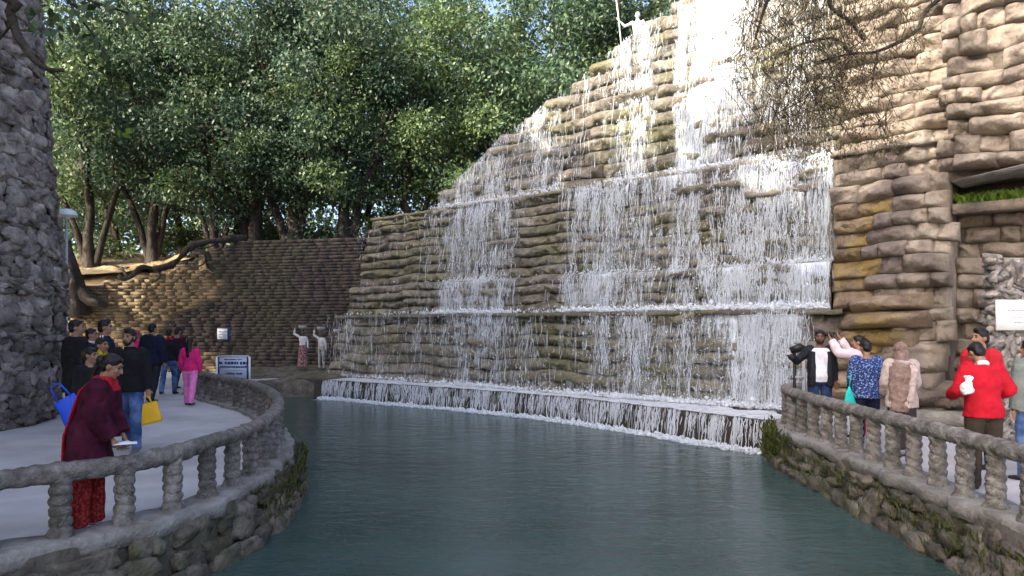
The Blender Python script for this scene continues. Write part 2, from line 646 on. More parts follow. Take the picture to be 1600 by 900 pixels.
def joined_lumps(lumps, mats, name, mat, parent=None):
    Vs, Fs, n = [], [], 0
    for (me, mx) in mats:
        V = np.empty(len(me.vertices) * 3)
        me.vertices.foreach_get('co', V)
        V = V.reshape(-1, 3)
        A = np.array(mx)
        Vs.append(V @ A[:3, :3].T + A[:3, 3])
        for p in me.polygons:
            Fs.append([i + n for i in p.vertices])
        n += len(V)
    q = np.array([f for f in Fs if len(f) == 4])
    t = np.array([f for f in Fs if len(f) == 3])
    return add(name, make_mesh(name, np.vstack(Vs), [q, t]), mat, parent)


def retaining(P, sgn, name, label, seed, near):
    t = thing(name, label, 'wall')
    rs = random.Random(seed)
    Pd = resample(P, 0.12)
    add('core', sweep(Pd, sgn, [(0.10, DECK - 0.012), (0.16, DECK - 0.03), (0.18, 0.35), (0.20, 0.1), (0.30, -0.05), (0.36, -0.6)], 0.10, 2.4, seed), M['bank_stone'], t)
    Nn = normals2d(Pd, sgn)
    dist = np.concatenate([[0], np.cumsum(np.linalg.norm(np.diff(Pd, axis=0), axis=1))])
    cnt = 0
    for (z, h, o, w) in ((0.03, 0.17, 0.30, 0.36), (0.22, 0.13, 0.21, 0.30), (0.39, 0.12, 0.17, 0.27)):
        s = rs.random() * 0.2
        while s < dist[-1]:
            ww = w * (0.65 + 0.9 * rs.random())
            i = min(len(Pd) - 1, int(np.searchsorted(dist, s + ww / 2)))
            p, nn = Pd[i], Nn[i]
            if near(p):
                ob = add('stone', rs.choice(BANK_LUMPS), None, t,
                         (p[0] + nn[0] * o, p[1] + nn[1] * o, z + rs.uniform(-.04, .04)),
                         (rs.uniform(-.15, .15), rs.uniform(-.15, .15), math.atan2(nn[1], nn[0]) + math.pi / 2 + rs.uniform(-.2, .2)))
                ob.scale = (ww * 0.58, 0.06 + 0.05 * rs.random(), h * (0.58 + 0.25 * rs.random()))
                cnt += 1
            s += ww * (1.0 + 0.5 * rs.random() * (z > 0.1))
    return t


retaining(LP, 1, 'retaining_wall', 'rough mossy stone rim under the left balustrade, rising from the water', 11, lambda p: 4.5 < p[1] < 14 and p[0] > -6)
retaining(RP, -1, 'retaining_wall', 'rough stone rim under the right balustrade beside the pool', 23, lambda p: p[1] > 5.0)


# balusters and rails
def baluster_mesh(h, r, twist, seed):
    nz, n = 56, 22
    V = []
    for i in range(nz):
        q = i / (nz - 1)
        z = q * h
        flare = 0.45 * math.exp(-q / 0.07) + 0.16 * math.exp(-(1 - q) / 0.05)
        for k in range(n):
            a = 2 * math.pi * k / n
            rr = r * (0.80 + flare + 0.21 * abs(math.sin(3 * math.pi * q * 2.1 + (a * 1.0 if twist else 0.35 * math.sin(a)))) ** 0.7)
            V.append((rr * math.cos(a), rr * math.sin(a), z))
    V = np.array(V)
    d = 1 + 0.08 * fbm(V, 14, seed, 2) + 0.06 * fbm(V, 38, seed + 3, 2)
    V[:, 0] *= d
    V[:, 1] *= d
    i, k = np.meshgrid(np.arange(nz - 1), np.arange(n), indexing='ij')
    i, k = i.ravel(), k.ravel()
    k2 = (k + 1) % n
    me = make_mesh('baluster', V, np.stack([i * n + k, i * n + k2, (i + 1) * n + k2, (i + 1) * n + k], 1))
    me.materials.append(M['rail'])
    return me


def rail_mesh(P, z, r, seed):
    P = resample(P, 0.03)
    nn = 22
    T = np.gradient(P, axis=0)
    T /= np.linalg.norm(T, axis=1)[:, None]
    S = np.stack([T[:, 1], -T[:, 0]], 1)
    V = np.zeros((len(P), nn, 3))
    a = np.arange(nn) * 2 * math.pi / nn
    wob = r * (1 + 0.10 * vnoise(np.c_[P, np.zeros(len(P))], 1.7, seed))
    zc = z + 0.018 * vnoise(np.c_[P, np.zeros(len(P))], 0.9, seed + 3)
    for k in range(nn):
        V[:, k, :2] = P + S * (np.cos(a[k]) * wob)[:, None]
        V[:, k, 2] = zc + np.sin(a[k]) * wob * 0.95
    C = np.repeat(np.c_[P, zc], nn, axis=0)
    V = V.reshape(-1, 3)
    V = C + (V - C) * (1 + 0.11 * fbm(V, 9, seed, 2) + 0.10 * fbm(V, 30, seed + 7, 2))[:, None]
    i, k = np.meshgrid(np.arange(len(P) - 1), np.arange(nn), indexing='ij')
    i, k = i.ravel(), k.ravel()
    k2 = (k + 1) % nn
    caps = [np.arange(nn)[None, :], (len(P) - 1) * nn + np.arange(nn)[None, ::-1]]
    return make_mesh('rail', V, [np.stack([i * nn + k, i * nn + k2, (i + 1) * nn + k2, (i + 1) * nn + k], 1)] + caps)


def balustrade(P, sgn, label, railz, step, phase, meshes, vis, seed, kerb_o):
    t = thing('balustrade', label, 'balustrade')
    rs = random.Random(seed)
    add('rail', rail_mesh(P, railz, 0.09, seed), M['rail'], t)
    Pk = resample(P, 0.15)
    add('kerb', sweep(Pk, sgn, [(-kerb_o, DECK - 0.02), (-kerb_o, DECK + 0.045), (-kerb_o + 0.02, DECK + 0.06), (0.17, DECK + 0.055), (0.20, DECK + 0.03), (0.20, DECK - 0.10), (0.05, DECK - 0.12)], 0.07, 3.5, seed), M['kerb'], t)
    d = np.concatenate([[0], np.cumsum(np.linalg.norm(np.diff(P, axis=0), axis=1))])
    s = phase
    while s < d[-1] - 0.05:
        x, y = np.interp(s, d, P[:, 0]), np.interp(s, d, P[:, 1])
        if vis(x, y):
            ob = add('baluster', rs.choice(meshes), None, t, (x, y, DECK + 0.05), (0, 0, rs.random() * 6.28))
            ob.scale = (1, 1, (railz - DECK - 0.05) / 0.55)
        s += step
    return t


BALL = [baluster_mesh(0.55, 0.088, False, i) for i in range(4)]
BALR = [baluster_mesh(0.55, 0.090, True, 20 + i) for i in range(4)]
dl = np.concatenate([[0], np.cumsum(np.linalg.norm(np.diff(LP, axis=0), axis=1))])
i0 = int(np.argmin(np.abs(LP[:, 0] / LP[:, 1] - (205 - 800) / F) + 10 * (LP[:, 1] > 9)))
balustrade(LP, 1, 'curved rough cement balustrade along the left walkway', DECK + 0.59, 0.53, (dl[i0] - 0.07) % 0.53, BALL, lambda x, y: x / y > -1.0, 5, 0.17)
dr = np.concatenate([[0], np.cumsum(np.linalg.norm(np.diff(RP, axis=0), axis=1))])
i1 = int(np.argmin(np.abs(RP[:, 1] - 7.12)))
balustrade(RP, -1, 'straight rough cement balustrade with rope-twist posts on the right', DECK + 0.64, 0.5, dr[i1] % 0.5, BALR, lambda x, y: y > 4.2, 9, 0.30)

# ------------------------------------------------------------------ the terraced waterfall wall
WO = np.array([-6.06, 25.8])
WE = np.array([11.53, -10.1])
WL = float(np.linalg.norm(WE))
WANG = math.atan2(WE[1], WE[0])
Z1, Z15, Z2 = 2.68, 3.72, 6.08


def off(z):
    z = np.asarray(z, float)
    return np.where(z < Z1, 0.0 + 0.07 * (z - 0.5), np.where(z < Z15, 0.52 + 0.06 * (z - Z1), np.where(z < Z2, 0.76 + 0.06 * (z - Z15), 1.40 + 0.08 * (z - Z2))))


def wall_s(x, o):
    r = (x - 800) / F
    return WL * (r * (25.8 + 0.752 * o) + 6.06 - 0.659 * o) / (11.53 + 10.1 * r)


def wall_sz(x, y, o):
    s = wall_s(x, o)
    Y = 25.8 + 0.752 * o - 0.659 * s
    return s, EYE + (HOR - y) / F * Y


def wall_pt(s, y, z):
    c, n = math.cos(WANG), math.sin(WANG)
    return Vector((WO[0] + s * c - y * n, WO[1] + s * n + y * c, z))


def wall_px(s, o):
    """photo column of a wall position"""
    X = WO[0] + 0.752 * s + 0.659 * o
    Y = WO[1] - 0.659 * s + 0.752 * o
    return 800 + F * X / Y


# skyline of the top tier, left end of the lower tiers
SKY = [wall_sz(x, y, 1.6) for x, y in ((688, 318), (720, 285), (750, 258), (795, 212), (830, 188), (862, 160), (886, 143), (925, 108), (965, 74), (1010, 38), (1060, 0))]
SKY += [(SKY[-1][0] + 0.9, SKY[-1][1] + 0.8), (SKY[-1][0] + 2.2, 12.6), (30, 12.8)]
SKs = np.array([a for a, b in SKY])
SKz = np.array([b for a, b in SKY])
LEFT_Z = [0.4, 1.6, Z1 - .02, Z1 + .02, 4.0, Z2 + 0.1]
LEFT_S = [wall_s(512, 0), wall_s(527, 0.1), wall_s(541, 0.15), wall_s(546, 0.6), wall_s(563, 0.8), wall_s(588, 0.95)]
S_END = wall_s(1306, 0.9)
S_MID = wall_s(1490, 1.0)


def s_left(z):
    if z <= Z2 + 0.05:
        return float(np.interp(z, LEFT_Z, LEFT_S))
    return float(np.interp(z, SKz, SKs))


wall = thing('waterfall_wall', 'tall terraced wall of layered wet rock with water streaming down', 'rock wall', (WO[0], WO[1], 0), WANG)
# solid core
nu = 60
cols = []
zrow = [0.3, 1.0, 1.8, Z1 - .03, Z1, 3.2, Z15 - .02, Z15, 4.6, 5.4, Z2 - .03, Z2]
for z in zrow:
    a = s_left(min(z, Z2))
    cols.append([(a + (S_END - a) * i / (nu - 1), float(off(z - 1e-4 if z in (Z1 - .03, Z15 - .02, Z2 - .03) else z + 1e-4)) + 0.10, z) for i in range(nu)])
cols.append([(p[0], 3.6, Z2) for p in cols[-1]])
cols.append([(p[0], 3.6, 0.3) for p in cols[-1]])
V = np.array(cols).reshape(-1, 3)
core_caps = [np.array([[j * nu for j in range(len(cols))]])]
add('core', make_mesh('core', V, [grid_faces(len(cols), nu)] + core_caps, False), M['rock_back'], wall)
ss = np.linspace(SKs[0], S_END, 70)
zt = np.interp(ss, SKs, SKz)
rows = []
for q in np.linspace(0, 1, 10):
    z = Z2 - 0.05 + (zt - 0.06 - Z2 + 0.05) * q
    rows.append(np.stack([ss, off(np.maximum(z, Z2 + .01)) + 0.10, z], 1))
rows.append(np.stack([ss, np.full(70, 2.9), zt - 0.1], 1))
rows.append(np.stack([ss, np.full(70, 2.9), np.full(70, Z2 - .05)], 1))
add('upper_core', make_mesh('upper_core', np.concatenate(rows), [grid_faces(len(rows), 70)], False), M['rock_back'], wall)


def course_stone(w, h, depth, seed, s0, z0, nu=44, nv=12, pillow=30.0, amp=0.085, mod=0.55):
    u = np.linspace(-1, 1, nu)
    v = np.linspace(-1, 1, nv)
    U, W = np.meshgrid(u, v, indexing='ij')
    U, W = U.ravel(), W.ravel()
    d = depth * np.clip(1 - np.abs(U) ** pillow, 0, 1) ** 0.5 * np.clip(1 - np.abs(W + 0.12 * (1 - W ** 2)) ** 2.4, 0, 1) ** 0.55
    x = U * w / 2
    z = W * h / 2
    P = np.stack([x + s0, d * 0, z + z0], 1)
    nse = fbm(P * np.array([1, 1, 1.6]), 1.9, seed % 7, 4)
    rim = np.clip(1 - np.maximum(np.abs(U) ** 10, np.abs(W) ** 4), 0, 1)
    d = d * (1 + mod * vnoise(P * np.array([1, 1, 2.0]), 1.3, 77)) + amp * nse * rim + amp * 0.75 * fbm(P, 5.0, 31, 3) * rim
    # beds undulate along the wall, neighbours together
    z = z + 0.07 * vnoise(P * np.array([1, 1, .35]), 0.55, 9) + 0.035 * vnoise(P * np.array([1, 1, .6]), 1.6, 19)
    edge = (np.abs(W) > 0.999) | ((np.abs(U) > 0.999) & (pillow < 20))
    y = np.where(edge, 0.12, 0.03 - d)
    return make_mesh('stone', np.stack([x, y, z], 1), grid_faces(nu, nv))


rs = random.Random(3)
nst = 0
for (za, zb, rh) in ((0.50, Z1, 0.30), (Z1, Z15, 0.26), (Z15, Z2, 0.295), (Z2, 12.6, 0.36)):
    nr = int(round((zb - za) / rh))
    hs = (zb - za) / nr
    for r_ in range(nr):
        z = za + (r_ + 0.5) * hs
        s = s_left(z) + rs.random() * 0.12
        while s < S_END - 0.1:
            w = rs.uniform(1.1, 2.6) if z < Z2 else rs.uniform(0.9, 2.2)
            w = min(w, S_END - s)
            if S_END - s - w < 0.5:
                w = S_END - s
            me = course_stone(w + 0.03, hs * rs.uniform(1.0, 1.16), rs.uniform(0.12, 0.21), nst, s + w / 2, z)
            add('stone', me, M['rock_wet'], wall, (s + w / 2, float(off(z)) + rs.uniform(-.05, .04), z))
            s += w
            nst += 1
print('waterfall stones', nst)


def ledge_strip(s0, s1, y0, y1, z, th, seed, n=70):
    s = np.linspace(s0, s1, n)
    e = 0.05 * fbm(np.c_[s, s * 0, s * 0 + z], 1.7, seed, 3)
    b = 0.02 * fbm(np.c_[s, s * 0, s * 0 + z], 2.7, seed + 4, 2)
    rws = [np.stack([s, np.full(n, y1), z + b], 1), np.stack([s, y0 + e, z + b], 1), np.stack([s, y0 + e - 0.015, z + b - th / 2], 1), np.stack([s, y0 + e, z + b - th], 1), np.stack([s, np.full(n, y1), z + b - th], 1)]
    return make_mesh('ledge', np.concatenate(rws), grid_faces(5, n, True), False)


add('ledge', ledge_strip(s_left(Z1) - .1, wall_s(1325, 0.2), -0.12, 0.75, Z1 + 0.03, 0.10, 1), M['rock_wet'], wall)
add('ledge', ledge_strip(wall_s(700, .7), S_END, 0.54, 0.9, Z15 + 0.01, 0.05, 2), M['rock_wet'], wall)
add('ledge', ledge_strip(s_left(Z2), S_END, 0.74, 1.6, Z2 + 0.03, 0.10, 3), M['rock_wet'], wall)

# basin shelf at the foot
FR = spline([(-7.6, 25.2), (-6.26, 24.0), (-2.6, 21.5), (0.85, 18.75), (3.0, 16.2), (4.55, 14.05), (5.3, 13.4)], 90)
shelf = [tuple(p) for p in FR] + [(6.6, 15.4), (-5.4, 26.6)]
tag(add('shelf_terrain', prism(shelf, -1.2, DECK + 0.006), M['rock_back']), kind='structure')

# ------------------------------------------------------------------ the dry rock wall to the right
rw = thing('rock_wall', 'tall dry tan wall of bulging stacked stones right of the waterfall', 'rock wall', (WO[0], WO[1], 0), WANG)


def off_r(s, z):
    if s < S_MID:
        if z > 5.95:
            return 1.02 + 0.05 * (z - 6)
        return 0.46 + 0.05 * (z - 3) + (0.0 if z > 2.4 else -0.18)
    if z > 4.98:
        return 0.42 + 0.03 * (z - 5)
    return 1.30


S_FAR = 24.5
mb = MB()


def slab(sa, sb, ya, yb, za, zb):
    mb.box(((sa + sb) / 2, (ya + yb) / 2, (za + zb) / 2), (sb - sa, yb - ya, zb - za))


slab(S_END + 0.02, S_MID, 0.72, 3.0, 0.3, 5.92)
slab(S_END + 0.02, S_MID + .5, 1.25, 3.1, 5.8, 12.9)
slab(S_MID + .003, S_FAR, 1.44, 3.05, 0.3, 5.2)
slab(S_MID + .003, S_FAR, 0.62, 3.15, 5.1, 12.95)
mb.build('core', M['rock_tan'], rw, False)
nr_ = 0
z = 0.45
while z < 11.4:
    h = rs.uniform(0.27, 0.40)
    s = S_END + 0.02 + rs.random() * .1
    while s < 20.9:
        w = rs.choice((rs.uniform(0.28, 0.45), rs.uniform(.4, .65), rs.uniform(.55, .95)))
        if s < S_MID < s + w:
            w = max(0.3, S_MID - s)
        zc = z + h / 2
        if S_MID - .05 < s and 4.72 < zc < 5.12:
            s += w
            continue
        mt = M['rock_algae'] if (zc < 2.5 and s < S_END + 1.1) or (zc < 5 and s < S_END + 0.6) else M['rock_tan']
        big = 1.25 if (zc < 2.5 and s < S_END + 1.1) else 1.0
        me = course_stone(w * 1.14, h * rs.uniform(1.08, 1.2), rs.uniform(0.17, 0.34) * big, 500 + nr_, s + w / 2, zc, 20, 16, 3.2, 0.10, 0.3)
        add('stone', me, mt, rw, (s + w / 2, off_r(s + w / 2, zc) + 0.10 + rs.uniform(-.07, .07), zc), (rs.uniform(-.05, .05), rs.uniform(-.04, .04), rs.uniform(-.08, .08)))
        s += w
        nr_ += 1
    z += h
print('rock wall stones', nr_)
add('ledge', ledge_strip(S_END + .02, S_MID + .1, 0.42, 1.5, 5.99, 0.11, 6, 20), M['rock_tan'], rw)
# sloping slab over the planter, planter lip, side return
a, b_ = wall_sz(1500, 282, 0.3), wall_sz(1640, 250, 0.3)
mb = MB()
n = 8
for i in range(n):
    pass
mb.tube([(a[0] - .05, 0.55, a[1] - .03), (b_[0] + .8, 0.45, b_[1] + .06)], [(0.50, 0.05), (0.50, 0.06)], 8)
mb.build('slab', M['kerb'], rw, False)
mb = MB()
slab(S_MID + .05, 22.0, 0.62, 1.5, 4.50, 4.68)
mb.build('planter_lip', M['rock_tan'], rw, False)
mb = MB()
slab(S_END + 1.1, 21.0, -0.35, 0.5, DECK, DECK + 0.22)
mb.build('plinth', M['kerb'], rw, False)
# big low boulders where the two walls meet
for k, (x_, y_, w, h, d, alg) in enumerate(((1262, 588, 1.5, .55, .30, 0), (1282, 545, 1.5, .62, .34, 0), (1300, 508, 1.3, .42, .30, 0), (1385, 478, 1.5, .34, .42, 1), (1375, 503, 1.7, .36, .58, 1), (1368, 530, 1.5, .40, .46, 1), (1350, 570, 1.5, .5, .34, 0), (1420, 560, 1.2, .55, .34, 0), (1340, 620, 1.9, .6, .34, 0), (1440, 615, 1.2, .5, .30, 0))):
    s_, z_ = wall_sz(x_, y_, 0.1)
    me = course_stone(w, h, d, 900 + k, s_, z_, 24, 14, 3.0, .10, .3)
    add('boulder', me, M['rock_algae'] if alg else M['rock_tan'], rw, (s_, 0.30, z_), (0, rs.uniform(-.06, .06), 0))

# grass in the planter
def blades(n, place, h0, h1, w, mat, name, label, cat, parent=None):
    P = []
    for i in range(n):
        p = place()
        hh = RNG.uniform(h0, h1)
        a = RNG.uniform(0, 6.28)
        l = RNG.uniform(0.1, 0.7) * hh
        dx, dy = math.cos(a), math.sin(a)
        P += [(p[0] - dy * w, p[1] + dx * w, p[2]), (p[0] + dy * w, p[1] - dx * w, p[2]), (p[0] + dx * l * .4, p[1] + dy * l * .4, p[2] + hh * .7), (p[0] + dx * l, p[1] + dy * l, p[2] + hh * 0.9)]
    k = np.arange(n)[:, None] * 4
    Fs = [np.concatenate([k, k + 1, k + 2], 1), np.concatenate([k, k + 2, k + 3], 1)]
    o = add(name, make_mesh(name, P, Fs), mat, parent)
    if parent is None:
        tag(o, label, cat, kind='stuff')
    return o


def pl_planter():
    s = RNG.uniform(S_MID + .08, 21.5)
    return wall_pt(s, RNG.uniform(0.75, 1.3), 4.66)


blades(2200, pl_planter, 0.10, 0.30, 0.012, M['grass'], 'planter_grass', 'bright green grass growing in the rock ledge under the sloping slab', 'grass')

# ------------------------------------------------------------------ pebble wall and sign at the right edge
pw = thing('pebble_wall', 'low wall faced with pale rubble at the right edge, behind the people', 'wall', (8.63, 11.37, DECK))
mb = MB()
mb.box((0, 0, 1.42), (2.5, 0.26, 2.84))
mb.build('core', M['kerb'], pw, False)
cnt = 0
rs = random.Random(41)
cells = [(x0_, z0_) for z0_ in np.arange(0.05, 2.86, 0.105) for x0_ in np.arange(-1.25, -0.28, 0.115)]
for (x0_, z0_) in cells:
    k = rs.uniform(0.7, 1.35)
    o = add('stone', rs.choice(PEB_LUMPS), None, pw, (x0_ + rs.uniform(-.05, .05), -0.125 + rs.uniform(-.02, .02), z0_ + rs.uniform(-.045, .045)), (rs.uniform(-.4, .4), rs.uniform(-1.6, 1.6), rs.uniform(-.5, .5)))
    o.scale = (0.085 * k, 0.06 * rs.uniform(.6, 1.2), 0.040 * k)
    cnt += 1
cells = [(y0_, z0_) for z0_ in np.arange(0.05, 2.86, 0.14) for y0_ in np.arange(-.08, .1, 0.13)]
for (y0_, z0_) in cells:
    k = rs.uniform(0.8, 1.3)
    o = add('stone', rs.choice(PEB_LUMPS), None, pw, (-1.24, y0_, z0_ + rs.uniform(-.04, .04)), (rs.uniform(-1, 1), 0, math.pi / 2))
    o.scale = (0.10 * k, 0.06, 0.055 * k)
    cnt += 1
print('pebbles', cnt)
white_paint = plain_mat('white_paint', (0.78, 0.78, 0.76), 0.5, 0.04, 4, 0.02)
blue_paint = plain_mat('blue_print', (0.035, 0.05, 0.13), 0.6, 0.1, 10, 0)
dark_paint = plain_mat('dark_print', (0.05, 0.05, 0.07), 0.6, 0.1, 10, 0)
grey_print = plain_mat('grey_print', (0.42, 0.42, 0.42), 0.6, 0.1, 10, 0)
metal_grey = plain_mat('grey_metal', (0.45, 0.47, 0.5), 0.45, 0.1, 6, 0.05)
p0, p1 = px(1565, 468, 11.0), px(1565, 516, 11.0)
sg = thing('notice_board', 'white notice board on the rubble wall at the right edge', 'sign', (p0.x + 0.42, 11.13, (p0.z + p1.z) / 2))
mb = MB()
mb.box((0, 0, 0), (0.84, 0.03, p0.z - p1.z))
sg_panel = mb.build('panel', white_paint, sg, False)


def print_lines(sg, w, rows, y, mat, seed, n0=7):
    """faint unreadable print: rows of small word-sized marks"""
    rs = random.Random(seed)
    for (z, h, frac, mt) in rows:
        mb = MB()
        x = -w * frac / 2
        while x < w * frac / 2:
            ww = rs.uniform(0.5, 1.3) * h
            mb.box((x + ww / 2, y, z + rs.uniform(-.1, .1) * h), (ww * 0.82, 0.004, h * rs.uniform(0.75, 1.0)))
            x += ww * (1.0 if rs.random() < .75 else 1.5)
        mb.build('print_line', mt, sg, False)


print_lines(sg_panel, 0.8, [(0.07, 0.028, 0.75, grey_print), (-0.03, 0.018, 0.6, grey_print), (-0.11, 0.018, 0.4, grey_print)], -0.018, None, 4)

# ------------------------------------------------------------------ falling water
DENS = {
    3: ([690, 745, 770, 850, 882, 892, 940, 958, 975, 1020, 1034, 1052, 1070, 1140, 1170, 1230, 1300, 1308], [.4, .6, .7, .6, .45, .06, .08, .3, .7, .7, .1, .12, 1.0, 1.0, .45, .3, .15, 0]),
    2: ([556, 660, 690, 715, 760, 800, 825, 885, 908, 945, 1000, 1060, 1100, 1180, 1300, 1304, 1306], [.01, .04, .2, .7, .65, .5, .05, .08, .8, .85, .5, .75, .9, 1.15, 1.5, 1.5, 0]),
    1: ([520, 550, 620, 690, 740, 790, 840, 890, 970, 1060, 1120, 1180, 1240, 1262, 1275], [.02, .12, .12, .2, .5, .45, .12, .3, .95, .6, .9, 1.5, 1.4, .7, 0]),
}


def strands(S, Zt, Ln, Yf, W, nseg=5, seed=1, spread=0.012, lean=None):
    """broken threads of water as thin closed triangular prisms, arrays of start s, top z, length"""
    n = len(S)
    q = np.linspace(0, 1, nseg)
    Z = Zt[:, None] - Ln[:, None] * q[None]
    jit = RNG.normal(0, 1, (n, nseg)).cumsum(1) * spread
    X = S[:, None] + jit + (lean[:, None] * q[None] if lean is not None else 0)
    Y = Yf(X, Z) + RNG.normal(0, 0.012, (n, nseg))
    prof = np.sin(np.pi * (0.08 + 0.86 * q)) ** 0.7
    wd = W[:, None] * prof[None] * RNG.uniform(0.55, 1.35, (n, nseg))
    A = np.stack([X - wd, Y, Z], -1)
    B = np.stack([X + wd, Y, Z], -1)
    C = np.stack([X, Y - wd * 1.1, Z], -1)
    V = np.stack([A, B, C], 2)                     # n, nseg, 3, xyz
    base = (np.arange(n) * nseg * 3)[:, None]
    i = np.arange(nseg - 1)[None] * 3 + base
    i = i.ravel()
    Fs = []
    for a, b in ((0, 2), (2, 1), (1, 0)):
        Fs.append(np.stack([i + a, i + b, i + 3 + b, i + 3 + a], 1))
    return V.reshape(-1, 3), Fs


def sample_px(tier, n, o):
    xs, ds = DENS[tier]
    g = np.linspace(xs[0], xs[-1], 4000)
    dd = np.interp(g, xs, ds)
    ds_ = np.gradient(wall_s(g, o))
    c = np.cumsum(dd * ds_)
    tot = c[-1]
    u = RNG.uniform(0, tot, n)
    return np.interp(u, c, wall_s(g, o)), tot


def tier_strands(mb, tier, per, za, zb, o, seed, y_add=-0.22):
    _, tot = sample_px(tier, 10, o)
    n = int(tot * per * (zb - za))
    S, _ = sample_px(tier, n * 2, o)
    Zt = RNG.uniform(za, zb + 0.15, n * 2)
    # clumping: columns of flow with gaps
    P = np.stack([S, Zt * 0.16, np.full(n * 2, seed * 3.1)], 1)
    nz = 0.5 + 0.5 * fbm(P, 1.6, seed, 3)
    P2 = np.stack([S, Zt * 0.5, np.full(n * 2, seed * 5.1)], 1)
    nz2 = 0.5 + 0.5 * fbm(P2, 4.5, seed + 40, 2)
    tops = [zb] + ([Z15] if tier == 2 else [])
    vz = 0.50 + sum(0.75 * np.where(Zt < q + .1, np.exp(-np.abs(q - Zt) / 0.55), 0) for q in tops) if tier < 3 else np.full(n * 2, .8)
    keep = RNG.uniform(0, 1, n * 2) < vz * np.clip(1.9 * nz - 0.45, 0.05, 1) * np.clip(2.0 * nz2 - 0.35, 0.10, 1)
    if tier == 3:
        keep &= Zt < np.interp(S, SKs, SKz) + 0.04
    S, Zt = S[keep], Zt[keep]
    n = len(S)
    Ln = np.minimum(np.where(RNG.uniform(0, 1, n) < .55, RNG.gamma(2.5, .15, n), RNG.gamma(1.5, 0.07, n)) + 0.04, Zt - za + 0.05)
    ok = Ln > 0.05
    S, Zt, Ln = S[ok], Zt[ok], Ln[ok]
    n = len(S)
    W = (RNG.gamma(2.0, 0.0024, n) + 0.003) * np.where(Ln > .25, .6, .9)
    dep = RNG.uniform(-0.06, 0.05, n)

    def yf(X, Z):
        zz = np.clip(Z, za + 0.02, zb - 0.02)
        return off(zz) + y_add + dep[:, None] + 0.05 * vnoise(np.stack([X.ravel(), Z.ravel() * 2, X.ravel() * 0], 1), 2.0, 3).reshape(X.shape)
    V, Fs = strands(S, Zt, Ln, yf, W, 4, seed, 0.014, RNG.normal(0, .10, n) * Ln)
    mb.put(V, Fs)
    return n


mb = MB()
c3 = tier_strands(mb, 3, 560, Z2, 12.4, 1.5, 31)
c2 = tier_strands(mb, 2, 620, Z1, Z2, 0.8, 32)
c1 = tier_strands(mb, 1, 620, DECK, Z1, 0.1, 33, -0.26)


# splash and froth where the water strikes each ledge
def blobs(mb, P, r):
    n = len(P)
    base = np.array([(1, 0, 0), (-1, 0, 0), (0, 1, 0), (0, -1, 0), (0, 0, 1), (0, 0, -1)], float)
    fc = np.array([(0, 2, 4), (2, 1, 4), (1, 3, 4), (3, 0, 4), (2, 0, 5), (1, 2, 5), (3, 1, 5), (0, 3, 5)])
    sc = r[:, None, None] * RNG.uniform(0.6, 1.4, (n, 6, 1))
    V = P[:, None, :] + base[None] * sc
    Fc = (fc[None] + (np.arange(n) * 6)[:, None, None]).reshape(-1, 3)
    mb.put(V.reshape(-1, 3), [Fc])


for tier, z, o, yy, n, px_lo in ((2, Z1 + 0.05, 0.5, -0.12, 5200, 0), (3, Z2 + 0.05, 1.3, 0.72, 1200, 0), (2, Z15 + 0.03, 0.7, 0.54, 900, 0), (1, DECK + 0.05, 0.0, -0.35, 4500, 0)):
    S, _ = sample_px(tier, n, o)
    Y = yy + np.abs(RNG.normal(0, 0.16, n))
    Z = z + np.abs(RNG.normal(0, 0.05, n))
    blobs(mb, np.stack([S, Y, Z], 1), RNG.gamma(2, 0.008, n) + 0.006)
# flying drops
for tier, za, zb, o, n in ((3, Z2, 11.5, 1.5, 1500), (2, Z1, Z2, 0.8, 2500), (1, DECK, Z1, 0.1, 2500)):
    S, _ = sample_px(tier, n, o)
    Z = RNG.uniform(za, zb, n)
    k = np.ones(n, bool) if tier < 3 else Z < np.interp(S, SKs, SKz)
    S, Z = S[k], Z[k]
    blobs(mb, np.stack([S + RNG.normal(0, .05, len(S)), off(Z) - 0.26 - np.abs(RNG.normal(0, 0.1, len(S))), Z], 1), RNG.gamma(2, 0.0035, len(S)) + 0.004)
wf = mb.build('waterfall', M['white_fall'], None, True, (WO[0], WO[1], 0), (0, 0, WANG))
tag(wf, 'white water streaming and splashing down the terraced rock wall', 'waterfall', kind='stuff')
print('strands', c1, c2, c3)


# thin sheet of water clinging to the rock, part of the same fall
def film_part(tier, za, zb, o, y_add, nx=260, nz=60):
    xs, ds = DENS[tier]
    S = np.linspace(wall_s(xs[0], o), wall_s(xs[-1], o), nx)
    U = np.linspace(0, 1, nz)
    top = np.full(nx, zb) if tier < 3 else np.minimum(zb, np.interp(S, SKs, SKz) + .02)
    Z = za + (top[:, None] - za) * U[None]
    X = np.repeat(S[:, None], nz, 1)
    P = np.stack([X.ravel(), Z.ravel() * 2.2, X.ravel() * 0], 1)
    y = off(np.clip(Z, za + .02, zb - .02)).ravel() + y_add + .05 * vnoise(P, 1.6, 5) + .015 * vnoise(P, 6, 6)
    fl = np.interp(wall_px(X.ravel(), off(np.clip(Z.ravel(), za + .02, zb - .02))), xs, ds)
    if tier < 3:
        zz_ = Z.ravel()
        fl = fl * (0.55 + sum(0.8 * np.where(zz_ < q + .05, np.exp(-np.abs(q - zz_) / 0.5), 0) for q in ([zb] + ([Z15] if tier == 2 else []))))
    fl = fl * (0.75 + 0.5 * fbm(np.stack([X.ravel(), Z.ravel() * .3, X.ravel() * 0], 1), 1.1, 15, 3))
    return np.stack([X.ravel(), y, Z.ravel()], 1), grid_faces(nx, nz), fl


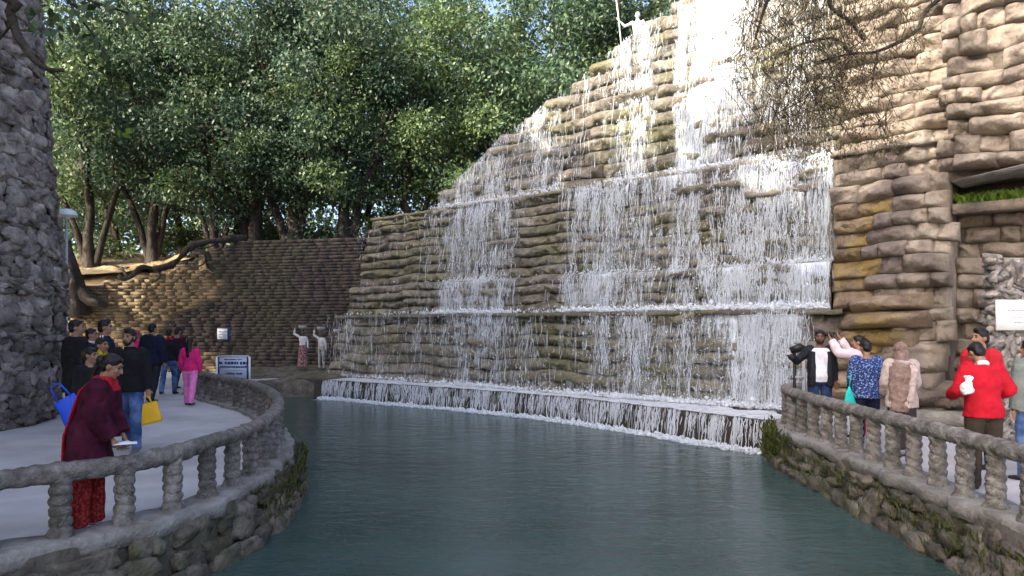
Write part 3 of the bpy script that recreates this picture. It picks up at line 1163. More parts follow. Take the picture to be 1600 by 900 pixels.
Vs, Fs, FL, n0_ = [], [], [], 0
for args in ((3, Z2 + .02, 12.3, 1.5, -.17), (2, Z1 + .02, Z2 + .02, .8, -.17), (1, DECK + .02, Z1 + .02, .1, -.19)):
    v_, f_, l_ = film_part(*args)
    Vs.append(v_)
    Fs.append(f_ + n0_)
    FL.append(l_)
    n0_ += len(v_)
me = make_mesh('water_film', np.vstack(Vs), Fs)
at_ = me.attributes.new('flow', 'FLOAT', 'POINT')
at_.data.foreach_set('value', np.concatenate(FL).astype(np.float32))
add('water_film', me, M['film'], wf)

# thin veil of drops over the busiest chutes is part of the fall; the lower lip is its own cascade
mb = MB()
d = np.concatenate([[0], np.cumsum(np.linalg.norm(np.diff(FR, axis=0), axis=1))])
Nf = normals2d(FR, 1)
n = 1700
d_lo = float(d[np.argmax(800 + F * FR[:, 0] / FR[:, 1] > 505)])
U = RNG.uniform(d_lo, d[-1] - 0.4, n * 2)
nz = 0.5 + 0.5 * fbm(np.stack([U, U * 0, U * 0], 1), 7.0, 5, 3)
U = U[RNG.uniform(0, 1, n * 2) < np.clip(1.5 * nz - 0.1, 0.22, 1)]
n = len(U)
X0, Y0 = np.interp(U, d, FR[:, 0]), np.interp(U, d, FR[:, 1])
NX, NY = np.interp(U, d, Nf[:, 0]), np.interp(U, d, Nf[:, 1])
nseg = 5
q = np.linspace(0, 1, nseg)
top = RNG.uniform(0.25, 0.62, n)
top[: n // 3] = DECK + RNG.uniform(0, 0.05, n // 3)
ln = np.minimum(RNG.gamma(2, 0.10, n) + .04, top)
Z = top[:, None] - ln[:, None] * q
out = 0.03 + 0.16 * np.sqrt(np.clip(DECK + 0.06 - Z, 0, 1)) + RNG.uniform(-.02, .04, n)[:, None] * 1.0
jit = RNG.normal(0, 0.013, (n, nseg)).cumsum(1)
TX, TY = -NY, NX
wd = (RNG.gamma(2.0, 0.0026, n) + 0.0035)[:, None] * (np.sin(np.pi * (0.1 + 0.84 * q)) ** 0.6)[None]
def off3(a, b):
    return np.stack([X0[:, None] + NX[:, None] * (out + b) + TX[:, None] * (jit + a), Y0[:, None] + NY[:, None] * (out + b) + TY[:, None] * (jit + a), Z], -1)
V = np.stack([off3(-wd, 0), off3(wd, 0), off3(0, wd)], 2)
base = (np.arange(n) * nseg * 3)[:, None]
i = (np.arange(nseg - 1)[None] * 3 + base).ravel()
mb.put(V.reshape(-1, 3), [np.stack([i + a, i + b, i + 3 + b, i + 3 + a], 1) for a, b in ((0, 1), (1, 2), (2, 0))])
n = 6000
U = RNG.uniform(d_lo, d[-1] - 0.5, n)
o_ = 0.16 + np.abs(RNG.normal(0, 0.09, n))
blobs(mb, np.stack([np.interp(U, d, FR[:, 0]) + np.interp(U, d, Nf[:, 0]) * o_, np.interp(U, d, FR[:, 1]) + np.interp(U, d, Nf[:, 1]) * o_, np.abs(RNG.normal(0, 0.035, n))], 1), RNG.gamma(2, 0.009, n) + 0.006)
tag(mb.build('lip_cascade', M['white_fall']), 'short curtain of white water dripping off the low shelf into the pool', 'cascade', kind='stuff')


def ribbon(P, sgn, o0, o1, z, name, seed, amp=0.0):
    Nn = normals2d(P, sgn)
    k = 7
    V = np.zeros((len(P), k, 3))
    e = amp * fbm(np.c_[P, P[:, :1] * 0], 1.3, seed, 3) if amp else np.zeros(len(P))
    for j in range(k):
        o = o0 + (o1 + e - o0) * j / (k - 1)
        V[:, j, :2] = P + Nn * o[:, None]
        V[:, j, 2] = z
    V = V.reshape(-1, 3)
    V[:, 2] += 0.012 * (1 + fbm(V, 5, seed, 2))
    return make_mesh(name, V, grid_faces(len(P), k, True))


FRd = resample(FR[int(np.argmax(d >= d_lo)):-3], 0.12)
tag(add('pool_foam', ribbon(FRd, 1, 0.02, 0.42, 0.006, 'pool_foam', 3, 0.14), M['pool_foam']), 'line of white foam on the pool along the shelf', 'foam', kind='stuff')
tag(add('shelf_foam', ribbon(FRd, -1, 0.04, 1.25, DECK + 0.014, 'shelf_foam', 8, 0.35), M['foam']), 'sheet of white foamy water on the low shelf under the fall', 'foam', kind='stuff')

# ------------------------------------------------------------------ bank, back wall, tower
bank_pts = []
BX = np.linspace(-70, 70, 57)
BY = np.concatenate([np.linspace(27.6, 44, 24), np.linspace(48, 420, 12)])
BV = []
for x in BX:
    for y in BY:
        y_w = float(np.interp(x, [-26, -20, -16.5, -14, -12, -10, -7.5, -5.2], [25, 26.5, 27.6, 28.2, 28.4, 28.2, 27.6, 27.0])) + 0.5
        yy = y_w + (y - 27.6) * (44 - y_w) / (44 - 27.6) if y < 44 else y
        z = 5.45 + 0.25 * noise.noise((x * .2, y * .2, 0)) + 0.02 * max(0, y - 40)
        if x < -11.5:                                  # the bank drops to the left, bare earth
            drop = min(1.0, (-11.5 - x) / 4.5)
            z -= drop * 1.25 * max(0, 1 - (y - 27.6) / 5.0)
        BV.append((x, yy, z + 0.12 * noise.noise((x * .9, y * .9, 3))))
nb = len(BX)
tag(add('bank_terrain', make_mesh('bank', BV, grid_faces(nb, len(BY))), M['bankground']), kind='structure')
# fill behind the waterfall
tag(add('upper_terrain', prism([(-4.6, 27.8), (-1.6, 26.0), (9.5, 17.2), (20, 9.0), (60, 9.0), (60, 28), (-4.6, 28)], 0.0, 5.3), M['bankground']), kind='structure')

bw = thing('retaining_wall', 'tall dark back wall of thin dry-laid stones below the trees', 'wall')
BWP = spline([(-5.2, 27.0), (-7.5, 27.6), (-10.0, 28.2), (-12.0, 28.4), (-14.0, 28.2), (-16.5, 27.6), (-20, 26.5), (-26, 25)], 120)


def bw_top(x):
    return float(np.interp(x, [-30, -19, -16.5, -15, -13.3, -12.0, -10.5, -5], [3.7, 3.75, 3.8, 4.0, 4.35, 5.2, 5.5, 5.6]))


V = []
BWd = resample(BWP, 0.25)
for p in BWd:
    zt_ = bw_top(p[0])
    for z, o in ((DECK - .4, 0.0), (zt_ * .5, 0.1), (zt_ - 0.02, 0.2), (zt_, 1.6)):
        V.append((p[0], p[1] + o + 0.08, z))
add('core', make_mesh('core', V, grid_faces(len(BWd), 4)), M['rock_back'], bw)
mb, mb2 = MB(), MB()
rs = random.Random(8)
dB = np.concatenate([[0], np.cumsum(np.linalg.norm(np.diff(BWP, axis=0), axis=1))])
z = DECK
while z < 5.55:
    h = rs.uniform(0.10, 0.15)
    s = rs.random() * .3
    while s < dB[-1] - 6:
        w = rs.uniform(0.22, 0.7)
        x, y = np.interp(s + w / 2, dB, BWP[:, 0]), np.interp(s + w / 2, dB, BWP[:, 1])
        x2, y2 = np.interp(s + w / 2 + .1, dB, BWP[:, 0]), np.interp(s + w / 2 + .1, dB, BWP[:, 1])
        if z < bw_top(x) - 0.03:
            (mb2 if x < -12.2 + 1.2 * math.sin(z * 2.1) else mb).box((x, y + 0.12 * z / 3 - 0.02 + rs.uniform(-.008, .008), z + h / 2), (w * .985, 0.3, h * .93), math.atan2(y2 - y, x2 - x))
        s += w
    z += h
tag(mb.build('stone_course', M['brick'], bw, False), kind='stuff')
tag(mb2.build('rubble_course', M['brick_pale'], bw, False), kind='stuff')  # left stretch of the same wall, its sun patch painted as paler stones
# sunlit earth slump at the left of the back wall
V = []
for i in range(40):
    for j in range(16):
        u, v = i / 39, j / 15
        x = -21 + 9.6 * u
        y = float(np.interp(x, [-26, -20, -16.5, -14, -12, -10], [25, 26.5, 27.6, 28.2, 28.4, 28.2])) + 0.15 + 2.0 * v
        z = bw_top(x) - 0.3 + (1.6 + 0.3 * math.sin(u * 9)) * (v ** 0.8) * (0.75 + .25 * u)
        z = min(z, 5.2 + .15 * math.sin(x * 3)) - max(0, (u - .82)) * 4
        V.append((x, y, z))
V = np.array(V)
V += 0.30 * np.stack([fbm(V, 1.5, 3, 4), fbm(V, 1.5, 13, 3), fbm(V, 1.5, 23, 3)], 1)
tag(add('earth_bank_terrain', make_mesh('earth', V, grid_faces(40, 16)), M['earth']), kind='structure')

# rocky ledge where the statues stand
V = []
ni, nj = 40, 14
LE = spline([(-9.4, 23.6), (-8.6, 24.1), (-7.4, 24.4), (-6.2, 24.2), (-5.4, 24.6)], ni)
for i in range(ni):
    for j in range(nj):
        v = j / (nj - 1)
        zz = -0.5 if j == 0 else (0.46 + 0.42 * ((j - 1) / (nj - 2)) ** 0.7)
        V.append((LE[i][0], LE[i][1] + 2.9 * max(0, (j - 1)) / (nj - 2), zz))
V = np.array(V)
V += 0.10 * np.stack([fbm(V, 2.0, 43, 3), fbm(V, 2.0, 53, 3), 0.5 * fbm(V, 2.0, 63, 3)], 1)
tag(add('rock_ledge_terrain', make_mesh('rock_ledge', V, grid_faces(ni, nj)), M['bank_stone']), kind='structure')

# stone tower on the left
TC = (-11.6, 13.2)
tw = thing('stone_tower', 'huge round tower of rough grey stones at the left edge', 'tower', (TC[0], TC[1], DECK))


def tower_r(z):
    return float(np.interp(z, [0, 1.0, 2.4, 4.5, 7.5, 16], [2.95, 2.98, 3.05, 2.85, 2.62, 2.3]))


nz, na = 60, 96
V = []
for i in range(nz):
    z = -0.3 + 15.6 * i / (nz - 1)
    for k in range(na):
        a = 2 * math.pi * k / na
        rr = tower_r(z) - 0.05
        V.append((rr * math.cos(a), rr * math.sin(a), z))
V = np.array(V)
dd = 1 + 0.022 * fbm(V, 1.1, 71, 3) + 0.012 * fbm(V, 5, 72, 2)
V[:, 0] *= dd
V[:, 1] *= dd
i, k = np.meshgrid(np.arange(nz - 1), np.arange(na), indexing='ij')
i, k = i.ravel(), k.ravel()
k2 = (k + 1) % na
add('core', make_mesh('core', V, [np.stack([i * na + k, i * na + k2, (i + 1) * na + k2, (i + 1) * na + k], 1), np.array([[(nz - 1) * na + q for q in range(na)]])]), M['tower_core'], tw)
rs = random.Random(17)
a_cam = math.atan2(-TC[1], -TC[0])
cand = []
z = 0.06
while z < 15:
    h = rs.uniform(0.08, 0.23)
    a = a_cam - 1.5 + rs.random() * .1
    while a < a_cam + 1.75:
        w = rs.uniform(0.12, 0.48)
        rr = tower_r(z)
        da = w / rr
        cand.append((a + da / 2, z + h / 2, w, h, rr))
        a += da * 1.02
    z += h * 0.96


def stone_mx(c):
    a, z, w, h, rr = c
    ro = rr - 0.02 + rs.uniform(-.05, .05)
    return Matrix.Translation((ro * math.cos(a), ro * math.sin(a), z)) @ Matrix.Rotation(a + math.pi / 2 + rs.uniform(-.25, .25), 4, 'Z') @ Matrix.Rotation(rs.uniform(-.3, .3), 4, 'Y') @ Matrix.Rotation(rs.uniform(-.2, .2), 4, 'X') @ Matrix.Diagonal((w * .56, rs.uniform(.045, .09), h * .6, 1))


vis, rest = [], []
for c in cand:
    X, Y = TC[0] + c[4] * math.cos(c[0]), TC[1] + c[4] * math.sin(c[0])
    u = 800 + F * X / Y
    v = HOR - F * (DECK + c[1] - EYE) / Y
    facing = -(X * math.cos(c[0]) + Y * math.sin(c[0]))
    (vis if (u > -12 and v > -10 and facing > -1.0) else rest).append((Y, c))
vis.sort(key=lambda q: q[0])
rest += vis[300:]
vis = vis[:300]
for Y, c in vis:
    o = add('stone', rs.choice(TOWER_LUMPS), None, tw)
    o.matrix_local = stone_mx(c)
o = joined_lumps(None, [(rs.choice(TOWER_LUMPS), stone_mx(c)) for Y, c in rest], 'stone_facing', M['tower'], tw)
tag(o, kind='stuff')
print('tower stones', len(vis), len(rest))

# ------------------------------------------------------------------ trees
def leaf_cloud(C, Rc, per, ln, wd, rs, droop=0.5, shell=0.55):
    m = len(C)
    n = m * per
    idx = np.repeat(np.arange(m), per)
    d = rs.normal(0, 1, (n, 3))
    d /= np.linalg.norm(d, axis=1)[:, None]
    rad = (shell + (1 - shell) * rs.uniform(0, 1, n)) * Rc[idx]
    rad *= 1 + 0.25 * rs.normal(0, 1, n)
    P = C[idx] + d * rad[:, None] * np.array([1, 1, 0.72])
    t = d * 0.6 + rs.normal(0, 0.7, (n, 3)) + np.array([0, 0, -droop])
    t /= np.linalg.norm(t, axis=1)[:, None]
    sd = np.cross(t, rs.normal(0, 1, (n, 3)))
    sd /= np.linalg.norm(sd, axis=1)[:, None] + 1e-9
    L_ = ln * rs.uniform(0.65, 1.35, n)[:, None]
    W_ = wd * rs.uniform(0.65, 1.35, n)[:, None]
    V = np.stack([P, P + t * L_ * .45 + sd * W_ * .5, P + t * L_, P + t * L_ * .45 - sd * W_ * .5], 1).reshape(-1, 3)
    return V, np.arange(n * 4).reshape(-1, 4)


def tree(label, base, trunk_h, cc, cr, clumps, per, mat, seed, ln=0.17, wd=0.085, tr=0.22, limbs=6, group=None, name='tree', bend=0.5, clump_r=(0.6, 1.15), stems=0):
    rs = np.random.default_rng(seed)
    pr = random.Random(seed)
    t = thing(name, label, 'tree', base, 0, group)
    cc = np.array(cc, float) - np.array(base, float)
    cr = np.array(cr, float)
    top = np.array((cc[0] * 0.5, cc[1] * 0.5, trunk_h))
    ax = [np.array((0, 0, -0.3)), np.array((pr.uniform(-.1, .1) * bend, pr.uniform(-.1, .1), trunk_h * .3)), np.array((top[0] * .5 + pr.uniform(-.4, .4) * bend, top[1] * .5 + pr.uniform(-.3, .3) * bend, trunk_h * .65)), top, cc * np.array([.8, .8, 1])]
    P = spline(ax, 16)
    mb = MB()
    mb.tube(P, [tr * (1.45 if i == 0 else 1.15 if i == 1 else 1) * (1 - 0.75 * i / 15) for i in range(16)], 10, True, 0.25, seed)
    trunk_o = mb.build('trunk', M['bark'], t)
    for k in range(stems):
        sx = pr.choice((-1, 1)) * pr.uniform(.9, 1.8)
        mb = MB()
        mb.tube(spline([(0.1 * sx, .05, -.2), (.45 * sx, .1, trunk_h * .4), (sx, -.1, trunk_h * .85), (sx * 1.5, -.2, trunk_h * 1.3)], 12), [tr * .62 * (1 - .05 * i) for i in range(12)], 8, True, .25, seed + 60 + k)
        mb.build('stem', M['bark'], t)
    # clumps on a lumpy shell
    d = rs.normal(0, 1, (clumps, 3))
    d /= np.linalg.norm(d, axis=1)[:, None]
    rad = rs.uniform(0.35, 1.0, clumps) ** 0.6
    C = cc + d * rad[:, None] * cr * (1 + 0.18 * rs.normal(0, 1, (clumps, 1)))
    Rc = rs.uniform(clump_r[0], clump_r[1], clumps)
    for k in range(limbs):
        j = pr.randrange(clumps)
        a0 = P[pr.randrange(7, 14)]
        mid = (a0 + C[j]) / 2 + np.array((pr.uniform(-.5, .5), pr.uniform(-.5, .5), pr.uniform(.1, .7)))
        Q = spline([a0, mid, C[j]], 9)
        mb = MB()
        mb.tube(Q, [tr * 0.42 * (1 - 0.8 * i / 8) for i in range(9)], 7, True, 0.2, seed + k)
        mb.build('limb', M['bark'], trunk_o)
    V, Fq = leaf_cloud(C, Rc, per, ln, wd, rs, .5, .7)
    add('crown', make_mesh('crown', V, Fq, False), mat, t)
    return t


GT = 'trees on the bank above the back wall'
mats = [M['leaf_a'], M['leaf_b'], M['leaf_c']]


def bx(x, Y):
    return (x - 800) / F * Y


def bz(x, y):
    z = 5.4
    if x < -11.5:
        z -= min(1.0, (-11.5 - x) / 4.5) * 1.1 * max(0, 1 - (y - 28.2) / 5.0)
    return z


row1 = [  # photo column, depth, trunk height, crown centre z, radii, trunk radius, label
    (140, 29.6, 4.2, 11.5, (3.6, 3.0, 4.2), .24, 'leafy evergreen just right of the stone tower, trunk in shade'),
    (238, 30.2, 4.4, 12.2, (3.6, 3.0, 4.4), .24, 'leafy evergreen above the sunlit earth slump'),
    (335, 29.8, 3.8, 12.4, (3.4, 2.8, 4.4), .20, 'leafy evergreen with thin trunk at the end of the crooked root'),
    (398, 30.4, 4.2, 12.8, (3.6, 3.0, 4.6), .36, 'evergreen with the thick dark trunk in the middle of the bank'),
    (458, 29.9, 4.0, 12.6, (3.4, 2.8, 4.4), .33, 'evergreen whose stout trunk stands above the small wall notice'),
    (536, 29.4, 4.2, 12.4, (3.4, 2.8, 4.2), .28, 'evergreen nearest the waterfall wall on the bank edge'),
    (642, 30.5, 3.4, 11.8, (3.6, 3.0, 4.2), .22, 'evergreen behind the left end of the waterfall wall'),
]
for i, (x, Y, th, cz, cr, tr, lab) in enumerate(row1):
    X = bx(x, Y)
    tree(lab, (X, Y, bz(X, Y)), th, (X + random.uniform(-.5, .5), Y - 0.6, cz - .6), (cr[0], cr[1], cr[2] + .6), 50, 400, mats[(i + 1) % 3], 100 + i, tr=tr, group=GT, limbs=7, stems=2)
row2 = [
    (95, 35, 'dense tree of the second row half hidden by the stone tower'), (185, 34, 'dense tree of the second row above the street lamp'),
    (280, 35.5, 'dense tree of the second row behind the earth slump'), (372, 36, 'dense tree of the second row behind the thin trunk'),
    (470, 35, 'dense tree of the second row left of the waterfall wall'), (575, 35, 'dense tree of the second row behind the wall corner'),
    (690, 33.5, 'dark tree where the top tier begins its climb'), (765, 31.5, 'dark tree behind the lower half of the skyline slope'),
    (835, 30.5, 'dark tree behind the middle of the skyline slope'), (915, 30.5, 'dark tree left of the white statue on the wall'),
    (1000, 30, 'dark tree right of the white statue on the wall'), (1080, 30, 'dark tree behind the highest part of the waterfall'),
]
for i, (x, Y, lab) in enumerate(row2):
    X = bx(x, Y)
    tree(lab, (X, Y, 5.3), 4.5, (X, Y, 11.8 + random.uniform(-.6, 1.4)), (3.9, 3.0, 6.2), 66, 250, mats[(i * 2 + i // 3) % 3], 200 + i, 0.19, 0.095, tr=.2, limbs=5, group='second row of trees behind the bank', bend=1.5)
for i, (x, Y) in enumerate(((60, 46), (230, 48), (400, 47), (560, 48), (720, 46), (880, 44), (1040, 44))):
    X = bx(x, Y)
    tree(['pale far tree seen through gaps, leftmost', 'pale far tree seen through gaps, second from left', 'pale far tree seen through gaps, third from left', 'pale far tree seen through gaps, in the middle', 'pale far tree seen through gaps, third from right', 'pale far tree seen through gaps, second from right', 'pale far tree seen through gaps, rightmost'][i],
         (X, Y, 5.5), 4.0, (X, Y, 13.0), (6.0, 3.0, 8.5), 80, 130, M['leaf_b'], 300 + i, 0.36, 0.2, tr=.25, limbs=3, group='far trees behind the second row', clump_r=(1.3, 2.2))

# understorey shrubs between the trunks
for i, (x, Y, h) in enumerate(((170, 31.5, 1.0), (255, 32.5, 1.3), (310, 33, 1.2), (425, 33, 1.2), (500, 32.5, 1.3), (575, 31, 1.2), (610, 32, 1.2))):
    rs_ = np.random.default_rng(400 + i)
    X = bx(x, Y)
    t = thing('shrub', ['low leafy shrub behind the earth slump, left one', 'low leafy shrub behind the earth slump, right one', 'low leafy shrub beside the thin trunk', 'low leafy shrub between the two stout trunks', 'low leafy shrub right of the stout trunks', 'bright shrub at the corner of the waterfall wall', 'shrub behind the left end of the waterfall wall'][i], 'shrub', (X, Y, bz(X, Y)), 0, 'shrubs under the trees')
    C = rs_.uniform(-1, 1, (9, 3)) * np.array((0.8, 0.5, 0.35 * h)) + np.array((0, 0, 0.75 * h))
    V, Fq = leaf_cloud(C, np.full(9, 0.5), 130, 0.16, 0.07, rs_, 0.0)
    add('foliage', make_mesh('foliage', V, Fq, False), M['leaf_b'] if i < 5 else M['leaf_lime'], t)
    mb = MB()
    for k in range(4):
        mb.tube([(0, 0, -.1), (0.1 * k - .15, 0.05, .4 * h), (0.3 * k - .45, 0.1, .9 * h)], [.03, .022, .01], 6)
    mb.build('stem', M['bark'], t)

# crooked surface root crawling over the bank
rt = thing('tree_root', 'long dark crooked root crawling along the top of the back wall', 'root')
RT = [px(x, y, Y) for x, y, Y in ((385, 372, 28.6), (340, 376, 28.0), (300, 385, 27.75), (275, 408, 27.8), (245, 420, 27.7), (222, 417, 27.5), (200, 436, 27.4), (185, 432, 27.4))]
mb = MB()
mb.tube(spline(RT, 40), [0.14 + 0.03 * math.sin(i * .7) - 0.0018 * i for i in range(40)], 9, True, .3, 3)
mb.build('main_root', M['bark'], rt)
for pts, r_ in ((((300, 385, 27.75), (320, 398, 27.7), (318, 412, 27.8), (300, 420, 27.9)), .06), (((245, 420, 27.7), (250, 432, 27.6), (235, 445, 27.7)), .06), (((200, 436, 27.4), (190, 420, 27.6), (170, 412, 27.9)), .07), (((340, 376, 28.0), (330, 385, 27.8), (290, 392, 27.8)), .05)):
    mb = MB()
    mb.tube(spline([px(*p) for p in pts], 14), [r_ * (1 - .05 * i) for i in range(14)], 7, True, .3, 5)
    mb.build('side_root', M['bark'], rt)
st = thing('tree_stump', 'dark leaning stump at the foot of the sunlit earth slump', 'stump', px(122, 458, 27.4))
mb = MB()
mb.tube([(0, 0.2, -.8), (-.05, 0, 0), (-.2, -.05, .9), (-.5, 0, 1.9)], [.42, .32, .24, .2], 10, True, .3, 2)
mb.tube([(0, 0, .1), (.5, -.05, -.3), (1.1, -.1, -.45)], [.24, .2, .12], 8, True, .3, 4)
mb.build('bole', M['bark'], st)

# tall unseen trees added left of the camera to shade pool and walls
for i, (X, Y, H) in enumerate(((-18.8, 16.3, 16.5), (-16.8, 12.3, 18.5), (-15.8, 8.5, 19.2), (-15.0, 4.8, 20.5), (-14.0, 1.2, 21.6), (-13.2, -2.6, 22.0), (-12.4, -6.4, 22.2), (-18, 2, 20), (-12.2, -4.6, 14), (-13.2, -0.6, 14), (-14.6, 3.6, 14), (-11.0, -8.2, 14.5), (-17.9, 19.6, 13.5))):
    tree(['shade tree beyond the left edge, farthest one behind the stone tower', 'shade tree beyond the left edge, second from the back', 'shade tree beyond the left edge, third from the back', 'shade tree beyond the left edge, fourth from the back', 'shade tree beyond the left edge, fourth from the front', 'shade tree beyond the left edge, third from the front', 'outermost shade tree beyond the left edge, nearest the viewer', 'lone shade tree set back behind the row beyond the left edge', 'shorter bushy shade tree beyond the left edge, third from the back', 'shorter bushy shade tree beyond the left edge, second from the back', 'shorter bushy shade tree beyond the left edge, farthest back', 'shorter bushy shade tree beyond the left edge, nearest the viewer', 'short bushy shade tree hidden right behind the stone tower'][i], (X, Y, DECK if Y > 3.3 else -1.6), H * .42, (X, Y, H - 7), (3.6, 3.6, 6.6), 80, 110, M['leaf_a'], 600 + i, 0.62, 0.36, tr=.4, limbs=6, group='shade trees beyond the left edge', clump_r=(1.2, 2.0))

# overhanging twiggy branch, top right
rs_ = np.random.default_rng(77)
t = thing('overhanging_tree', 'tree with thin olive-brown twigs hanging over the waterfall at top right', 'tree', (10.6, 8.2, DECK))
o0 = np.array((10.6, 8.2, DECK))


def loc(x, y, Y):
    return np.array(px(x, y, Y)) - o0


mb = MB()
mb.tube(spline([(0, 0, -.2), (0.1, 0.1, 3), (-.2, .3, 6), (-.6, .8, 9.0), (-.8, 1, 11)], 16), [.24 - .011 * i for i in range(16)], 10, True, .2, 1)
mb.build('trunk', M['bark'], t)
limbs = [
    ([np.array((-.3, .5, 7.0)), np.array((-1.8, 2.0, 8.2)), loc(1475, -8, 11.4), loc(1432, 48, 11.5), loc(1372, 80, 11.6), loc(1330, 84, 11.7), loc(1280, 96, 11.8)], .045),
    ([np.array((-.5, .7, 8.2)), np.array((-3.0, 2.4, 9.2)), loc(1340, -60, 11.2), loc(1296, 2, 11.3), loc(1330, 35, 11.4), loc(1348, 62, 11.5)], .06),
    ([np.array((-.6, .8, 9.0)), np.array((-4.0, 2.8, 9.8)), loc(1260, -70, 11.3), loc(1205, -10, 11.5), loc(1180, 60, 11.6)], .06),
    ([loc(1372, 80, 11.6), loc(1366, 110, 11.6), loc(1362, 140, 11.6)], .02),
    ([loc(1330, 84, 11.7), loc(1300, 60, 11.7), loc(1250, 70, 11.7), loc(1210, 90, 11.7)], .028),
]
tips = []
for pts, r_ in limbs:
    Q = spline(pts, 26)
    mb = MB()
    mb.tube(Q, [r_ * (1 - .75 * i / 25) + .004 for i in range(26)], 7, True, .15, 9)
    mb.build('limb', M['bark'], t)
TW = MB()
LC = []
for k in range(380):
    x, y = rs_.triangular(1140, 1270, 1480), rs_.uniform(-30, 205)
    if x > 1390 and y > 120 - (x - 1390) * .9:
        continue
    if y > 215:
        continue
    Y = rs_.uniform(10.9, 12.3)
    p = loc(x, y, Y)
    L_ = rs_.uniform(0.25, 0.75)
    dx = rs_.normal(0, .35)
    q1 = p + np.array((dx * .4, rs_.normal(0, .1), -L_ * .4))
    q2 = p + np.array((dx, rs_.normal(0, .15), -L_))
    TW.tube([p + np.array((-dx * .5, 0, .25)), p, q1, q2], [.006, .005, .004, .002], 4, False)
    LC.append(q1)
    LC.append(q2)
TW.build('twig', M['bark'], t)
V, Fq = leaf_cloud(np.array(LC), np.full(len(LC), 0.22), 13, 0.08, 0.016, rs_, 0.9, 0.1)
add('crown', make_mesh('crown', V, Fq, False), M['leaf_dry'], t)

# dark branch in front of the tower, top left
t = thing('overhanging_tree', 'near tree whose dark bare branch crosses the stone tower at top left', 'tree', (-8.2, 5.6, DECK))
o0 = np.array((-8.2, 5.6, DECK))
mb = MB()
mb.tube(spline([(0, 0, -.2), (.1, 0, 2), (.2, .1, 4), (0, 0, 7)], 12), [.2 - .01 * i for i in range(12)], 10, True, .2, 1)
mb.build('trunk', M['bark'], t)
for pts, r_ in (([np.array((.2, .1, 4.0)), np.array((2.2, .2, 5.2)), loc(-8, -14, 5.6), loc(14, 18, 5.6), loc(26, 52, 5.6), loc(48, 88, 5.6), loc(74, 108, 5.6), loc(100, 110, 5.6)], .05), ([loc(66, 102, 5.6), loc(86, 118, 5.6), loc(103, 134, 5.6)], .012), ([loc(20, 36, 5.6), loc(2, 58, 5.6), loc(-14, 80, 5.6)], .009),
                ([np.array((.2, .1, 5.0)), np.array((2.5, .2, 6.2)), loc(40, -60, 5.8), loc(95, -20, 5.8), loc(150, 4, 5.9), loc(200, 20, 6.0)], .022), ([loc(95, -20, 5.8), loc(120, 22, 5.8), loc(150, 60, 5.9), loc(170, 95, 5.9)], .009)):
    mb = MB()
    mb.tube(spline(pts, 24), [r_ * (1 - .72 * i / 23) + .002 for i in range(24)], 7, True, .15, 2)
    mb.build('limb', M['bark'], t)
C = np.array([loc(x, y, Y) for x, y, Y in ((55, 30, 5.8), (62, 48, 5.8), (72, 12, 5.8), (85, 40, 5.8), (150, 8, 5.9), (185, 12, 5.9), (120, 25, 5.8), (165, 85, 5.9), (140, 55, 5.9), (215, 20, 6.0), (100, -5, 5.8))])
V, Fq = leaf_cloud(C, np.full(len(C), .11), 9, 0.10, 0.05, rs_, 0.8, 0.2)
add('crown', make_mesh('crown', V, Fq, False), M['leaf_b'], t)
C = np.array([loc(x, y, Y) for x, y, Y in ((282, 155, 9.0), (280, 168, 9.0), (188, 203, 9.0), (165, 180, 9.0))])
V, Fq = leaf_cloud(C, np.full(len(C), .07), 3, 0.12, 0.07, rs_, 0.8, 0.2)
for k in range(len(Fq)):
    add('sunlit_leaf', make_mesh('sunlit_leaf', V[4 * k:4 * k + 4], np.array([[0, 1, 2, 3]]), False), M['leaf_lime'], t)
mb = MB()
for a, b in (((200, 20, 6.0), (240, 60, 7.5)), ((240, 60, 7.5), (281, 150, 9.0)), ((170, 95, 5.9), (186, 200, 9.0))):
    mb.tube([loc(*a), loc(*b)], [.006, .004], 5)
mb.build('twig', M['bark'], t)

# moss and small plants on the pool rims
def rim_place(P, sgn, y0, y1, o0_, o1_, zz):
    Pd = P[(P[:, 1] > y0) & (P[:, 1] < y1)]
    Nn = normals2d(Pd, sgn)

    def f():
        i = int(RNG.integers(0, len(Pd)))
        o = RNG.uniform(o0_, o1_)
        return (Pd[i][0] + Nn[i][0] * o, Pd[i][1] + Nn[i][1] * o, RNG.uniform(*zz))
    return f


moss = leaf_mat('moss_blades', (0.035, 0.05, 0.012), (0.11, 0.12, 0.035), .2, .8, .1)
blades(700, rim_place(LP, 1, 8.2, 12.0, 0.16, 0.42, (0.05, 0.5)), 0.04, 0.16, 0.008, moss, 'rim_moss', 'olive weeds and moss tufts on the left pool rim', 'moss')
blades(1500, rim_place(RP, -1, 5.5, 13.4, 0.16, 0.40, (0.02, 0.42)), 0.03, 0.14, 0.008, moss, 'rim_moss', 'olive weeds and moss tufts on the right pool rim', 'moss')
blades(900, rim_place(RP, -1, 11.8, 14.2, 0.10, 0.42, (0.05, 0.55)), 0.05, 0.2, 0.010, moss, 'rim_moss', 'dark weeds where the shelf meets the right rim', 'moss')

